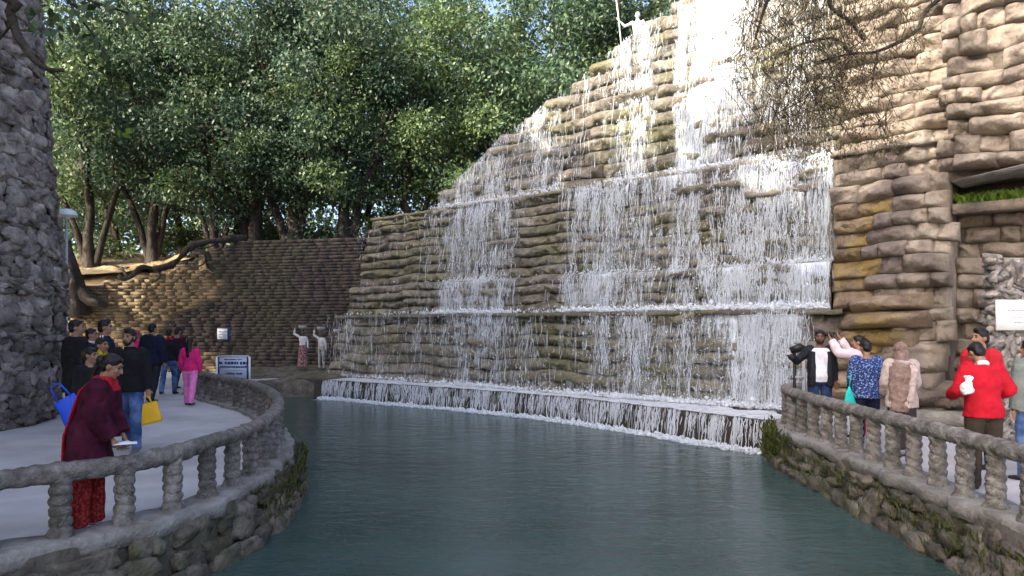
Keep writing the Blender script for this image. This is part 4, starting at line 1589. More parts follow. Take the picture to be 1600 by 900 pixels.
# ------------------------------------------------------------------ lamp, signs
lamp_white = plain_mat('lamp_white', (0.75, 0.76, 0.76), .4, .05, 4, 0)
lp = px(104, 333, 21.0)
t = thing('lamp_post', 'slim lamp post with a white dome shade behind the stone tower', 'lamp', (lp.x, lp.y, DECK))
mb = MB()
hh = lp.z - DECK
mb.tube([(0, 0, 0), (0, 0, .4), (0, 0, hh - .1)], [.06, .04, .035], 8)
mb.build('pole', metal_grey, t)
mb = MB()
prof = [(0.02, .18), (.14, .16), (.24, .09), (.29, 0), (.30, -.03)]
mb.tube([(0, 0, hh + z - .05) for r_, z in reversed(prof)], [r_ for r_, z in reversed(prof)], 18)
shade_o = mb.build('shade', lamp_white, t)
mb = MB()
mb.ellipsoid((0, 0, hh - .10), (.1, .1, .08))
mb.build('bulb', lamp_white, shade_o)

pale_blue = plain_mat('pale_blue_board', (0.52, 0.58, 0.72), .5, .05, 3, 0.02)
p0, p1 = px(338, 557, 22.0), px(391, 594, 22.0)
w, h = p1.x - p0.x, 0.78
t = thing('notice_board', 'pale blue printed board on two posts behind the curved balustrade', 'sign', ((p0.x + p1.x) / 2, 22.0, DECK))
zc = p0.z - h / 2 - DECK
mb = MB()
mb.box((0, 0, zc), (w - .07, .03, h))
bd_panel = mb.build('panel', pale_blue, t, False)
for sx in (-1, 1):
    mb = MB()
    mb.box((sx * (w / 2 - .02), 0, (zc + h / 2) / 2), (.05, .05, zc + h / 2))
    mb.build('post', white_paint, t, False)
    mb = MB()
    mb.box((sx * (w / 2 - .075), -.018, zc), (.045, .006, h * .96))
    mb.build('border', blue_paint, t, False)
mb = MB()
mb.box((0, -.004, zc + h / 2 + .015), (w - .09, .05, .03))
mb.build('top_bar', white_paint, t, False)
e = thing_rows = [(zc + .30, .035, .55, blue_paint), (zc + .20, .085, .82, blue_paint), (zc + .08, .06, .75, blue_paint), (zc - .03, .035, .5, grey_print), (zc - .12, .06, .45, blue_paint)]
print_lines(bd_panel, w, e, -.019, None, 2)
p0, p1 = px(340, 513, 27.9), px(358, 532, 27.9)
w, h = p1.x - p0.x, p0.z - p1.z
t = thing('notice_board', 'small white notice with dark edge fixed high on the back wall', 'sign', ((p0.x + p1.x) / 2, 27.85, (p0.z + p1.z) / 2))
mb = MB()
mb.box((.03, .02, -.02), (w + .05, .03, h + .05))
mb.build('backing', blue_paint, t, False)
mb = MB()
mb.box((-.02, -.005, .02), (w - .06, .02, h - .06))
sm_panel = mb.build('panel', white_paint, t, False)
print_lines(sm_panel, w, [(h * .22, .05, .7, grey_print), (0.0, .05, .7, grey_print), (-h * .2, .04, .6, grey_print)], -.018, None, 6)

# ------------------------------------------------------------------ people
SKIN = plain_mat('skin_brown', (0.30, 0.165, 0.105), .55, .08, 8, .05)
SKIN_D = plain_mat('skin_dark', (0.17, 0.09, 0.058), .55, .08, 8, .05)
HAIR = plain_mat('hair_black', (0.010, 0.008, 0.007), .45, .4, 60, .3)
EYE_M = plain_mat('eye_dark', (0.02, 0.015, 0.012), .3, 0, 5, 0)
LIP = plain_mat('lip', (0.24, 0.09, 0.075), .5, .05, 5, 0)
FAB = {}


def fabric(name, c, c2=None, scale=9, thr=None, rough=.85, var=.18, bump=.35):
    if name not in FAB:
        FAB[name] = plain_mat(name, c, rough, var, scale, bump, c2, 0, thr, .15)
    return FAB[name]


def V3(*a):
    return Vector(a)


def remesh(o, vox, disp=0.0, size=.18, smooth=3):
    m = o.modifiers.new('union', 'REMESH')
    m.mode = 'VOXEL'
    m.voxel_size = vox
    m.use_smooth_shade = True
    if smooth:
        s = o.modifiers.new('soften', 'SMOOTH')
        s.factor = 0.5
        s.iterations = smooth
    if disp:
        key = 'folds_%d' % int(size * 100)
        tx = bpy.data.textures.get(key)
        if tx is None:
            tx = bpy.data.textures.new(key, 'CLOUDS')
            tx.noise_scale = size
            tx.noise_depth = 2
        d = o.modifiers.new('folds', 'DISPLACE')
        d.texture = tx
        d.strength = disp
        d.mid_level = 0.45
        d.texture_coords = 'LOCAL'


def person(label, loc, rz, height, pose, wear, skin=SKIN, group=None, vox=.011, name='person', cat='person', statue=False):
    """pose: lean, twist, head(pitch,yaw), L/R arm (upper dir, fore dir), LL/RL leg (thigh dir, shin dir). Faces -Y at rz=0."""
    k = height / 1.72
    lean = pose.get('lean', 0.0)
    hip_z = 0.90
    legs = {}
    lowest = 0
    for s, key in ((1, 'LL'), (-1, 'RL')):
        td, sd = pose.get(key, ((s * .05, 0, -1), (s * .01, .03, -1)))
        td, sd = Vector(td).normalized(), Vector(sd).normalized()
        h = V3(s * .092, 0, 0)
        kn = h + td * .43
        an = kn + sd * .41
        legs[s] = (h, kn, an)
        lowest = min(lowest, an.z)
    hip_z = -lowest + 0.075
    up = Vector((0, -math.sin(lean), math.cos(lean)))
    fwd = Vector((0, -math.cos(lean), -math.sin(lean)))
    pel = V3(0, 0, hip_z)

    def tp(h):                      # height along the spine above the hip joint
        c = 1.0 if h > .15 else max(0, h) / .15
        return pel + V3(0, 0, h) * (1 - c) + up * h * c
    sh = {s: tp(.50) + V3(s * .160, 0, 0) for s in (1, -1)}
    arms = {}
    for s, key in ((1, 'L'), (-1, 'R')):
        ud, fd = pose.get(key, ((s * .16, .04, -1), (s * .04, -.18, -1)))
        ud, fd = Vector(ud).normalized(), Vector(fd).normalized()
        el = sh[s] + ud * .285
        wr = el + fd * .25
        arms[s] = (sh[s], el, wr, fd)
    neck = tp(.56)
    hp, hy = pose.get('head', (0, 0))
    ht = pose.get('tilt', 0)
    hm = Matrix.Rotation(hy, 3, 'Z') @ Matrix.Rotation(lean * .6 + hp, 3, 'X') @ Matrix.Rotation(ht, 3, 'Y')
    hc = neck + up * .045 + hm @ V3(0, -.018, .105)
    if statue:
        t = thing(name, label, cat, loc, rz, group)
    # ---- skin
    mb = MB()
    ring = [(-.09, .13, .09), (-.02, .165, .11), (.06, .165, .115), (.17, .138, .10), (.30, .155, .11), (.40, .175, .115), (.48, .16, .095), (.53, .09, .07), (.56, .058, .058), (.63, .053, .056)]
    if wear.get('belly'):
        ring = [(a, b_ * 1.1, c * (1.0 + wear['belly'] * math.exp(-((a - .17) / .17) ** 2))) for a, b_, c in ring]
    mb.tube([tp(a) if a > -.05 else pel + V3(0, 0, a) for a, b_, c in ring], [(b_, c) for a, b_, c in ring], 18)
    LEG = [(.0, .088), (.35, .078), (.8, .06), (1.0, .055)]
    for s in (1, -1):
        h, kn, an = [q + V3(0, 0, hip_z) for q in legs[s]]
        mb.tube([h + (kn - h) * q for q, r_ in LEG], [r_ for q, r_ in LEG], 12)
        mb.tube([kn, kn + (an - kn) * .3, kn + (an - kn) * .75, an], [.054, .056, .042, .036], 12)
        mb.ellipsoid(kn, (.055, .057, .058), 10, 7)
        mb.tube([an + V3(0, .045, -.045), an + V3(0, .0, -.04), an + V3(s * .012, -.08, -.052), an + V3(s * .02, -.165, -.06)], [(.030, .028), (.038, .034), (.043, .024), (.032, .014)], 10)
        a, el, wr, fd = arms[s]
        mb.ellipsoid(a, (.062, .06, .062), 10, 7)
        mb.tube([a, a + (el - a) * .4, el], [.055, .049, .041], 10)
        mb.ellipsoid(el, (.041, .041, .041), 8, 6)
        mb.tube([el, el + (wr - el) * .35, wr], [.041, .040, .027], 10)
        # hand: palm, four fingers, thumb from its side
        sd_ = fd.cross(V3(0, 0, 1) if abs(fd.z) < .8 else V3(0, -1, 0)).normalized()
        pn = sd_.cross(fd).normalized()
        if pose.get('palm'):
            pass
        mb.tube([wr - fd * .01, wr + fd * .04, wr + fd * .085], [(.024, .020), (.038, .017), (.036, .014)], 10)
        for f, (o_, ln_) in enumerate(((-.028, .062), (-.010, .074), (.009, .070), (.027, .054))):
            b0 = wr + fd * .08 + sd_ * o_
            cur = pn * (-.35 if fd.z < -.3 else -.2)
            mb.tube([b0, b0 + (fd + cur * .3).normalized() * ln_ * .5, b0 + (fd + cur * .3).normalized() * ln_ * .5 + (fd + cur * 1.6).normalized() * ln_ * .5], [.0105, .0098, .0085], 6)
        th = wr + fd * .028 - sd_ * .030 * s
        mb.tube([th, th + (fd * .7 - sd_ * .7 * s).normalized() * .035, th + (fd * .7 - sd_ * .7 * s).normalized() * .035 + (fd * .95 - sd_ * .2 * s).normalized() * .03], [.013, .0115, .0095], 6)

    def H(x, y, z):
        return hc + hm @ V3(x, y, z)
    mb.tube([tp(.52), neck, H(0, .015, -.07)], [(.062, .06), (.056, .056), (.052, .056)], 12)
    mb.ellipsoid(H(0, .012, .022), (.074, .092, .092), 16, 12, hm)
    mb.ellipsoid(H(0, -.022, -.045), (.056, .066, .072), 14, 10, hm)
    mb.ellipsoid(H(0, -.058, -.092), (.026, .024, .02), 10, 7, hm)
    mb.tube([H(0, -.078, .025), H(0, -.098, -.012), H(0, -.108, -.026), H(0, -.086, -.034)], [.011, .014, .016, .012], 8)
    for s in (1, -1):
        mb.ellipsoid(H(s * .075, .012, -.008), (.012, .020, .032), 8, 6, hm)
        mb.ellipsoid(H(s * .034, -.078, .034), (.022, .012, .010), 8, 6, hm)
        mb.ellipsoid(H(s * .040, -.064, -.022), (.024, .022, .022), 8, 6, hm)
    body_name = 'body' if statue else name
    body = mb.build(body_name, skin, t if statue else None)
    if not statue:
        t = tag(body, label, cat, group)
        t.location = loc
        t.rotation_euler = (0, 0, rz)
    t.scale = (k, k, k)
    remesh(body, vox, 0, smooth=2)
    if not statue:
        for s in (1, -1):
            mb = MB()
            mb.ellipsoid(H(s * .032, -.0795, .012), (.0135, .008, .007), 10, 7, hm)
            mb.build('eye', EYE_M, t)
            mb = MB()
            mb.tube([H(s * .016, -.090, .034), H(s * .034, -.087, .040), H(s * .054, -.072, .034)], [.0045, .005, .003], 6)
            mb.build('eyebrow', HAIR, t)
        mb = MB()
        mb.tube([H(-.025, -.082, -.058), H(0, -.092, -.056), H(.025, -.082, -.058)], [.004, .0075, .004], 6)
        mb.build('mouth', LIP, t)
    # ---- hair
    hs = wear.get('hair', 'short')
    hm_ = wear.get('hair_mat', HAIR)
    if hs:
        mb = MB()
        mb.ellipsoid(H(0, .022, .042), (.083, .094, .086), 16, 12, hm)
        mb.ellipsoid(H(0, .058, -.01), (.074, .055, .074), 12, 9, hm)
        mb.ellipsoid(H(0, -.032, .088), (.062, .040, .024), 12, 8, hm)
        if hs == 'long':
            mb.tube([H(0, .05, .06), H(0, .085, -.03), neck + V3(0, .09, -.02), neck + V3(0, .12, -.20), neck + V3(0, .125, -.34)], [(.07, .04), (.082, .05), (.085, .045), (.075, .035), (.03, .015)], 12)
        if hs == 'bun':
            mb.ellipsoid(H(0, .12, .02), (.05, .05, .05), 10, 8, hm)
            mb.tube([H(0, .12, .02), H(0, .135, -.08), H(0, .12, -.2)], [(.03, .03), (.028, .028), (.012, .012)], 8)
        if hs == 'quiff':
            mb.ellipsoid(H(0, -.038, .112), (.055, .044, .026), 10, 8, hm)
        o = mb.build('hair', hm_, t)
        remesh(o, .010, .014, .04, 1)
    if wear.get('beard'):
        mb = MB()
        mb.ellipsoid(H(0, -.050, -.086), (.048, .046, .034), 12, 9, hm)
        for s in (1, -1):
            mb.tube([H(s * .066, -.008, .0), H(s * .064, -.020, -.04), H(s * .045, -.05, -.08)], [(.012, .018), (.013, .02), (.016, .02)], 8)
        mb.tube([H(-.03, -.087, -.047), H(0, -.098, -.043), H(.03, -.087, -.047)], [.006, .0075, .006], 6)
        o = mb.build('beard', HAIR, t)
        remesh(o, .008, .006, .03, 1)
    # ---- lower garment
    lo = wear.get('lower')
    if lo:
        mb = MB()
        inf = lo.get('inf', .018)
        if lo.get('kind') == 'skirt':
            zz = lo.get('hem', .1)
            mb.tube([tp(.12), pel + V3(0, 0, .0), V3(0, .0, hip_z * .5), V3(0, 0, zz)], [(.155, .12), (.19, .14), (.22, .18), (lo.get('w', .27), lo.get('w', .27) * .8)], 22)
        else:
            rr = ring[:4]
            mb.tube([tp(a) if a > -.05 else pel + V3(0, 0, a) for a, b_, c in rr], [(b_ + inf * .8, c + inf * .8) for a, b_, c in rr], 18)
            fl = lo.get('flare', 0)
            for s in (1, -1):
                h, kn, an = [q + V3(0, 0, hip_z) for q in legs[s]]
                an2 = an + V3(0, 0, -.035)
                mb.tube([h + (kn - h) * q for q, r_ in LEG], [r_ + inf for q, r_ in LEG], 12)
                mb.ellipsoid(kn, (.056 + inf, .058 + inf, .062), 10, 7)
                mb.tube([kn, kn + (an - kn) * .3, kn + (an - kn) * .75, an2], [.054 + inf, .056 + inf + fl * .3, .046 + inf + fl * .7, .044 + inf + fl], 12)
        o = mb.build(lo.get('name', 'trousers'), lo['mat'], t)
        remesh(o, vox, .022, .10)
    # ---- upper garment
    for g_ in wear.get('upper', []):
        mb = MB()
        inf = g_.get('inf', .026)
        hem = g_.get('hem', -.02)
        rr = [(a, b_, c) for a, b_, c in ring if a > hem + .02 and a < .545]
        bb = np.interp(hem, [q[0] for q in ring], [q[1] for q in ring])
        cc_ = np.interp(hem, [q[0] for q in ring], [q[2] for q in ring])
        fl = g_.get('flare', 0.0)
        rr = [(hem, bb + fl, cc_ + fl)] + rr
        if hem < -.05:
            rr = [(a, max(b_, .185) if a < .04 else b_, max(c, .125) if a < .04 else c) for a, b_, c in rr]
        zf = lambda a: tp(a) if a > -.05 else pel + V3(0, 0, a) + V3(0, fwd.y * 0.0, 0)
        mb.tube([zf(a) for a, b_, c in rr], [(b_ + inf, c + inf) for a, b_, c in rr], 20)
        mb.ellipsoid(tp(.46), (.165 + inf, .092 + inf, .075), 16, 9)
        sl_ = g_.get('sleeve', 1.0)
        if sl_:
            for s in (1, -1):
                a, el, wr, fd = arms[s]
                mb.ellipsoid(a, (.055 + inf * .8, .060 + inf * .7, .056 + inf * .6), 12, 8)
                mb.tube([a, a + (el - a) * .4, el], [.057 + inf, .052 + inf, .045 + inf], 12)
                if sl_ > .5:
                    mb.ellipsoid(el, (.045 + inf,) * 3, 10, 7)
                    mb.tube([el, el + (wr - el) * .35, el + (wr - el) * sl_], [.045 + inf, .043 + inf, .033 + inf * .9], 12)
        if g_.get('collar'):
            mb.tube([tp(.53), tp(.575)], [(.085, .085), (.075, .078)], 14)
        if g_.get('hood'):
            mb.ellipsoid(tp(.53) + V3(0, .085, 0), (.11, .06, .07), 14, 9)
        o = mb.build(g_['name'], g_['mat'], t)
        remesh(o, vox, g_.get('disp', .026), g_.get('fold', .11))
        if g_.get('label'):
            o['label'] = g_['label']
    # ---- shoes
    sm = wear.get('shoes')
    if sm:
        for s in (1, -1):
            h, kn, an = [q + V3(0, 0, hip_z) for q in legs[s]]
            mb = MB()
            mb.tube([an + V3(0, .062, -.03), an + V3(0, .05, -.03), an + V3(0, 0, -.035), an + V3(s * .012, -.09, -.048), an + V3(s * .02, -.175, -.056), an + V3(s * .02, -.195, -.058)], [(.02, .02), (.037, .040), (.046, .042), (.050, .030), (.040, .022), (.015, .01)], 12)
            mb.build('shoe', sm, t)
    t['_j'] = 0
    del t['_j']
    return dict(obj=t, k=k, arms=arms, sh=sh, neck=neck, tp=tp, hc=hc, hm=hm, H=H, pel=pel, legs=legs, hip=hip_z, loc=Vector(loc), rz=rz)


def at_world(pn, v):
    return Vector(pn['loc']) + Matrix.Rotation(pn['rz'], 3, 'Z') @ (Vector(v) * pn['k'])


def ground_at(x, y_feet):
    Y = F * (EYE - DECK) / (y_feet - HOR)
    return Vector(((x - 800) / F * Y, Y, DECK))


def gd(x, Y):
    return Vector(((x - 800) / F * Y, Y, DECK + 0.002))


black = fabric('black_wool', (0.012, 0.012, 0.014))
black2 = fabric('black_jacket', (0.016, 0.017, 0.022), rough=.6)
navy = fabric('navy_cloth', (0.012, 0.014, 0.032))
jeans = fabric('blue_denim', (0.035, 0.075, 0.20), (0.16, 0.25, 0.45), 5, (.4, .75))
jeans_d = fabric('dark_denim', (0.02, 0.035, 0.09), (0.05, 0.09, 0.2), 5, (.4, .75))
maroon = fabric('maroon_wool', (0.030, 0.004, 0.012), (0.075, 0.010, 0.028), 10)
red_cl = fabric('red_scarf', (0.34, 0.012, 0.022))
red_pat = fabric('red_print', (0.20, 0.012, 0.014), (0.36, 0.05, 0.035), 38, (.45, .62))
yellow_p = fabric('yellow_print', (0.62, 0.42, 0.015), (0.12, 0.09, 0.03), 26, (.52, .66))
pink = fabric('hot_pink', (0.62, 0.025, 0.16))
pink_l = fabric('light_pink', (0.78, 0.22, 0.50))
red_sw = fabric('red_sweater', (0.44, 0.010, 0.022))
red_dk = fabric('red_jacket', (0.48, 0.02, 0.03))
brown_tr = fabric('brown_trousers', (0.045, 0.032, 0.024))
beige_sh = fabric('beige_shawl', (0.46, 0.37, 0.33), (0.58, 0.48, 0.43), 14)
tan_sh = fabric('tan_shawl', (0.20, 0.135, 0.11), (0.30, 0.21, 0.175), 9)
dark_sk = fabric('dark_skirt', (0.045, 0.035, 0.035))
white_t = fabric('white_tee', (0.72, 0.71, 0.74))
blue_pat = fabric('blue_print', (0.02, 0.04, 0.16), (0.30, 0.40, 0.62), 42, (.5, .68))
pale_pk = fabric('pale_pink', (0.72, 0.56, 0.58))
grey_gr = fabric('grey_green', (0.16, 0.18, 0.16))
turq = fabric('turquoise', (0.02, 0.50, 0.42))
sole = plain_mat('dark_shoe', (0.02, 0.02, 0.022), .5, .1, 10, .05)
pale_shoe = plain_mat('pale_sandal', (0.50, 0.42, 0.40), .6, .1, 10, .05)
grey_shoe = plain_mat('grey_shoe', (0.10, 0.10, 0.12), .6, .1, 10, .05)
blue_bag = plain_mat('blue_bag', (0.012, 0.07, 0.55), .45, .12, 6, .25)
yel_bag = plain_mat('yellow_bag', (0.72, 0.40, 0.012), .5, .08, 6, .2)
paper = plain_mat('white_paper', (0.80, 0.80, 0.80), .6, .02, 4, .05)
phone_m = plain_mat('phone_black', (0.012, 0.012, 0.014), .25, 0, 4, 0)
GL = 'visitors on the left walkway'
GR = 'visitors on the right deck'
RIGHT = R(90)      # facing right in the picture
AWAY = R(180)
WALK = {'LL': ((.05, -.22, -1), (.0, .05, -1)), 'RL': ((-.05, .20, -1), (0, .38, -1))}
WALK2 = {'LL': ((.05, .20, -1), (.0, .38, -1)), 'RL': ((-.05, -.22, -1), (0, .05, -1))}


def scarf(pn, pts, wid, mat, name, vox=.009, parent=True):
    mb = MB()
    mb.tube([Vector(p) for p in pts], wid, 10)
    o = mb.build(name, mat, pn['obj'])
    remesh(o, vox, .018, .07, 2)
    return o


# woman in maroon at the rail, seen from her right side, bending over a paper
P1 = person('woman in a long maroon tunic with red scarf bending over the left rail', gd(139, 6.58), R(100), 1.56,
            {'lean': .26, 'head': (.25, 0), 'L': ((.12, -.05, -1), (-.25, -.45, -.75)), 'R': ((-.12, .0, -1), (.25, -.45, -.80)), 'LL': ((.07, -.05, -1), (0, .04, -1)), 'RL': ((-.05, .06, -1), (0, .06, -1))},
            {'hair': 'bun', 'lower': {'mat': red_pat, 'inf': .030, 'flare': .02}, 'upper': [{'name': 'tunic', 'mat': maroon, 'inf': .056, 'hem': -.30, 'flare': .075}], 'shoes': pale_shoe}, group=GL, vox=.010)
tp_ = P1['tp']
scarf(P1, [tp_(.50) + V3(0, -.13, -.05), tp_(.55) + V3(0, -.06, .02), tp_(.555) + V3(0, .06, .02), tp_(.46) + V3(0, .155, 0), tp_(.25) + V3(0, .18, 0), tp_(.0) + V3(0, .20, 0), tp_(-.02) + V3(0, .22, -.30)], [(.09, .022), (.125, .03), (.135, .035), (.15, .025), (.12, .022), (.10, .02), (.085, .018)], red_cl, 'scarf')
w_ = at_world(P1, P1['arms'][-1][2] + P1['arms'][-1][3] * .09)
t = thing('paper', 'folded white paper held by the woman in maroon', 'paper', w_, R(100))
mb = MB()
mb.box((0.03, -.06, .008), (.15, .19, .004), .3)
mb.build('sheet', paper, t, False)
mb = MB()
mb.box((0.04, -.045, .016), (.13, .10, .004), .5)
mb.build('folded_flap', paper, t, False)


def tote(name, label, loc, rz, w, h, d, mat, tilt=0.0, handle=.16, taper=.8):
    t = thing(name, label, 'bag', loc, rz)
    t.rotation_euler = (0, tilt, rz)
    nu_, nv_ = 16, 9
    V = []
    for j in range(nv_):
        q = j / (nv_ - 1)
        ww = w * (1 - (1 - taper) * q) * .5
        dd_ = d * (1 - .75 * q) * .5
        for i in range(nu_):
            a = 2 * math.pi * i / nu_
            ca, sa = math.cos(a), math.sin(a)
            V.append((ww * math.copysign(abs(ca) ** .45, ca), dd_ * math.copysign(abs(sa) ** .45, sa), -h + h * q))
    V = np.array(V)
    V += .012 * np.stack([fbm(V, 7, 2, 2), fbm(V, 7, 12, 2), 0 * V[:, 0]], 1)
    i, j = np.meshgrid(np.arange(nu_), np.arange(nv_ - 1), indexing='ij')
    i, j = i.ravel(), j.ravel()
    i2 = (i + 1) % nu_
    add('pouch', make_mesh('pouch', V, [np.stack([j * nu_ + i, j * nu_ + i2, (j + 1) * nu_ + i2, (j + 1) * nu_ + i], 1), np.arange(nu_)[None, ::-1]]), mat, t)
    for s in (1, -1):
        mb = MB()
        mb.tube([(-w * .22, s * d * .12, -.02), (-w * .16, s * .01, handle * .8), (0, 0, handle), (w * .16, s * .01, handle * .8), (w * .22, s * d * .12, -.02)], .008, 6)
        mb.build('handle', mat, t)
    return t


tote('handbag', 'bright blue bag hanging behind the woman in maroon', px(100, 622, 8.6), R(20), .34, .40, .15, blue_bag, R(-32), .2, .75)

# woman in the yellow printed shawl
P2 = person('woman wrapped in a yellow printed scarf behind the woman in maroon', gd(158, 10.8), R(75), 1.60,
            {'head': (0, .1)}, {'hair': 'short', 'lower': {'mat': black, 'inf': .03, 'flare': .02}, 'upper': [{'name': 'tunic', 'mat': yellow_p, 'inf': .035, 'hem': -.36, 'flare': .04}], 'shoes': sole}, group=GL)
scarf(P2, [P2['tp'](.2) + V3(.03, -.16, 0), P2['tp'](.45) + V3(0, -.14, 0), P2['H'](0, .02, -.10), P2['tp'](.53) + V3(0, .11, 0), P2['tp'](.30) + V3(0, .17, 0), P2['tp'](.05) + V3(0, .18, 0)], [(.09, .02), (.12, .03), (.11, .05), (.13, .03), (.15, .025), (.12, .02)], yellow_p, 'scarf')
# a second dark-haired head between them
P2b = person('dark-haired woman in black half hidden between the maroon and yellow clothes', gd(140, 9.6), R(80), 1.50, {'head': (.1, 0)}, {'hair': 'bun', 'lower': {'mat': black, 'inf': .03}, 'upper': [{'name': 'shawl', 'mat': black, 'inf': .045, 'hem': -.2, 'flare': .03}], 'shoes': sole}, group=GL)

# young man with the yellow bag, walking towards us
P3 = person('bearded young man in black sweater and jeans carrying a yellow bag', gd(203, 10.6), R(8), 1.74,
            {'head': (.02, -.25), 'L': ((.22, .02, -1), (.10, -.10, -1)), 'R': ((-.18, .02, -1), (.0, -.2, -1)), **WALK},
            {'hair': 'quiff', 'beard': True, 'lower': {'mat': jeans, 'inf': .02}, 'upper': [{'name': 'sweater', 'mat': black, 'inf': .034, 'hem': -.06, 'collar': True}], 'shoes': grey_shoe}, group=GL)
w_ = at_world(P3, P3['arms'][1][2] + P3['arms'][1][3] * .10)
tote('shopping_bag', 'bright yellow carrier bag in the hand of the man in the black sweater', w_ + Vector((-.01, -.02, -.10)), R(8), .30, .30, .10, yel_bag, R(-14), .10, 1.0)

P4 = person('tall man in a black coat beside the stone tower, back half turned', gd(118, 12.0), R(150), 1.87, {'head': (0, -.6)}, {'hair': 'short', 'lower': {'mat': black2}, 'upper': [{'name': 'coat', 'mat': black, 'inf': .04, 'hem': -.25, 'flare': .02, 'collar': True}], 'shoes': sole}, group=GL)
P5 = person('man in a navy track jacket with white shoulder stripe looking right', gd(163, 12.6), R(110), 1.87, {'head': (0, .0)}, {'hair': 'quiff', 'lower': {'mat': black2}, 'upper': [{'name': 'jacket', 'mat': navy, 'inf': .04, 'hem': -.05, 'collar': True}], 'shoes': sole}, group=GL)
mb = MB()
for dx_ in (-.012, .022):
    a, el, wr, fd = P5['arms'][-1]
    mb.tube([P5['tp'](.53) + V3(-.07, dx_, .02), a + V3(-.04, dx_, .088), a + (el - a) * .35 + V3(-.092, dx_, 0), a + (el - a) * .9 + V3(-.086, dx_, 0)], [.009] * 4, 6)
mb.build('stripe', white_t, [q for q in P5['obj'].children if q.name.startswith('jacket')][0])
P5b = person('person with a pale scarf half hidden between the two tall dark-clad men', gd(142, 13.6), R(100), 1.72, {}, {'hair': 'short', 'lower': {'mat': black2}, 'upper': [{'name': 'top', 'mat': navy, 'inf': .03}], 'shoes': sole}, group=GL, vox=.014)
scarf(P5b, [P5b['tp'](.40) + V3(0, -.15, 0), P5b['tp'](.54) + V3(0, -.08, .03), P5b['tp'](.56) + V3(0, .08, .03), P5b['tp'](.40) + V3(0, .15, 0)], [(.07, .02), (.10, .03), (.11, .03), (.08, .02)], pale_pk, 'scarf', .012)
P6 = person('broad man in a dark jacket seen from behind, mid-walkway', gd(238, 17.2), R(172), 1.83, {'L': ((.25, .02, -1), (.1, -.1, -1)), 'R': ((-.25, .02, -1), (-.1, -.1, -1)), **WALK}, {'hair': 'short', 'belly': .1, 'lower': {'mat': black2, 'inf': .03}, 'upper': [{'name': 'jacket', 'mat': navy, 'inf': .055, 'hem': -.08, 'hood': True}], 'shoes': sole}, group=GL, vox=.014)
P7 = person('person with reddish scarf, black jacket and jeans walking away', gd(264, 19.2), R(185), 1.70, WALK2, {'hair': 'short', 'lower': {'mat': jeans}, 'upper': [{'name': 'jacket', 'mat': black, 'inf': .04, 'hem': -.02}], 'shoes': sole}, group=GL, vox=.014)
scarf(P7, [P7['tp'](.52) + V3(-.09, 0, .02), P7['tp'](.54) + V3(0, .09, .04), P7['tp'](.52) + V3(.09, 0, .02), P7['tp'](.53) + V3(0, -.09, .0), P7['tp'](.52) + V3(-.09, 0, .02)], [(.035, .05)] * 5, red_cl, 'scarf', .014)
P8 = person('person in dark maroon top beyond the girl in pink', gd(277, 20.8), R(165), 1.72, WALK, {'hair': 'short', 'lower': {'mat': jeans_d}, 'upper': [{'name': 'jacket', 'mat': maroon, 'inf': .04}], 'shoes': sole}, group=GL, vox=.014)
P9 = person('girl in hot pink jacket and pink trousers walking away', gd(297, 16.6), R(178), 1.50, {'L': ((.22, .05, -1), (.0, -.35, -1)), 'R': ((-.22, .05, -1), (0, -.35, -1)), **WALK}, {'hair': 'long', 'lower': {'mat': pink_l, 'inf': .028}, 'upper': [{'name': 'jacket', 'mat': pink, 'inf': .04, 'hem': -.02}], 'shoes': sole}, group=GL, vox=.012)
P10 = person('distant person in light pink between the dark jackets', gd(213, 21.5), R(150), 1.60, {}, {'hair': 'short', 'lower': {'mat': jeans_d}, 'upper': [{'name': 'jacket', 'mat': pink, 'inf': .035}], 'shoes': sole}, group=GL, vox=.014)
scarf(P10, [P10['tp'](.50) + V3(0, .12, 0), P10['H'](0, .06, .0), P10['H'](0, .0, .10), P10['H'](0, -.02, .05)], [(.12, .03), (.10, .06), (.085, .05), (.08, .05)], pink, 'headscarf', .014)

# right deck
P11 = person('bearded man in open black jacket and white shirt facing us by the rail end', gd(1281, 12.3), R(-12), 1.70, {'head': (0, -.15), 'L': ((.22, .05, -1), (.08, -.15, -1)), 'R': ((-.62, .10, -.62), (-.35, -.55, .22))},
             {'hair': 'short', 'beard': True, 'belly': .35, 'lower': {'mat': jeans_d}, 'upper': [{'name': 'shirt', 'mat': white_t, 'inf': .034, 'sleeve': 0, 'hem': -.04, 'disp': .010}], 'shoes': sole}, SKIN_D, GR)
# open jacket: two front halves, back and sleeves
mb = MB()
for s in (1, -1):
    pts = [P11['tp'](h) for h in (-.10, .05, .2, .35, .47)]
    mb.tube([p + V3(s * .135, -.045, 0) for p in pts], [(.075, .115), (.078, .13), (.072, .14), (.072, .12), (.06, .10)], 12)
    a, el, wr, fd = P11['arms'][s]
    mb.ellipsoid(a, (.088, .084, .082), 12, 8)
    mb.tube([a, a + (el - a) * .4, el], [.085, .078, .068], 12)
    mb.ellipsoid(el, (.068,) * 3, 10, 7)
    mb.tube([el, el + (wr - el) * .4, wr], [.068, .062, .05], 12)
mb.tube([P11['tp'](h) + V3(0, .075, 0) for h in (-.10, .05, .2, .35, .48)], [(.17, .07), (.18, .075), (.165, .07), (.18, .07), (.16, .055)], 14)
o = mb.build('jacket', black2, P11['obj'])
remesh(o, .012, .026, .11)

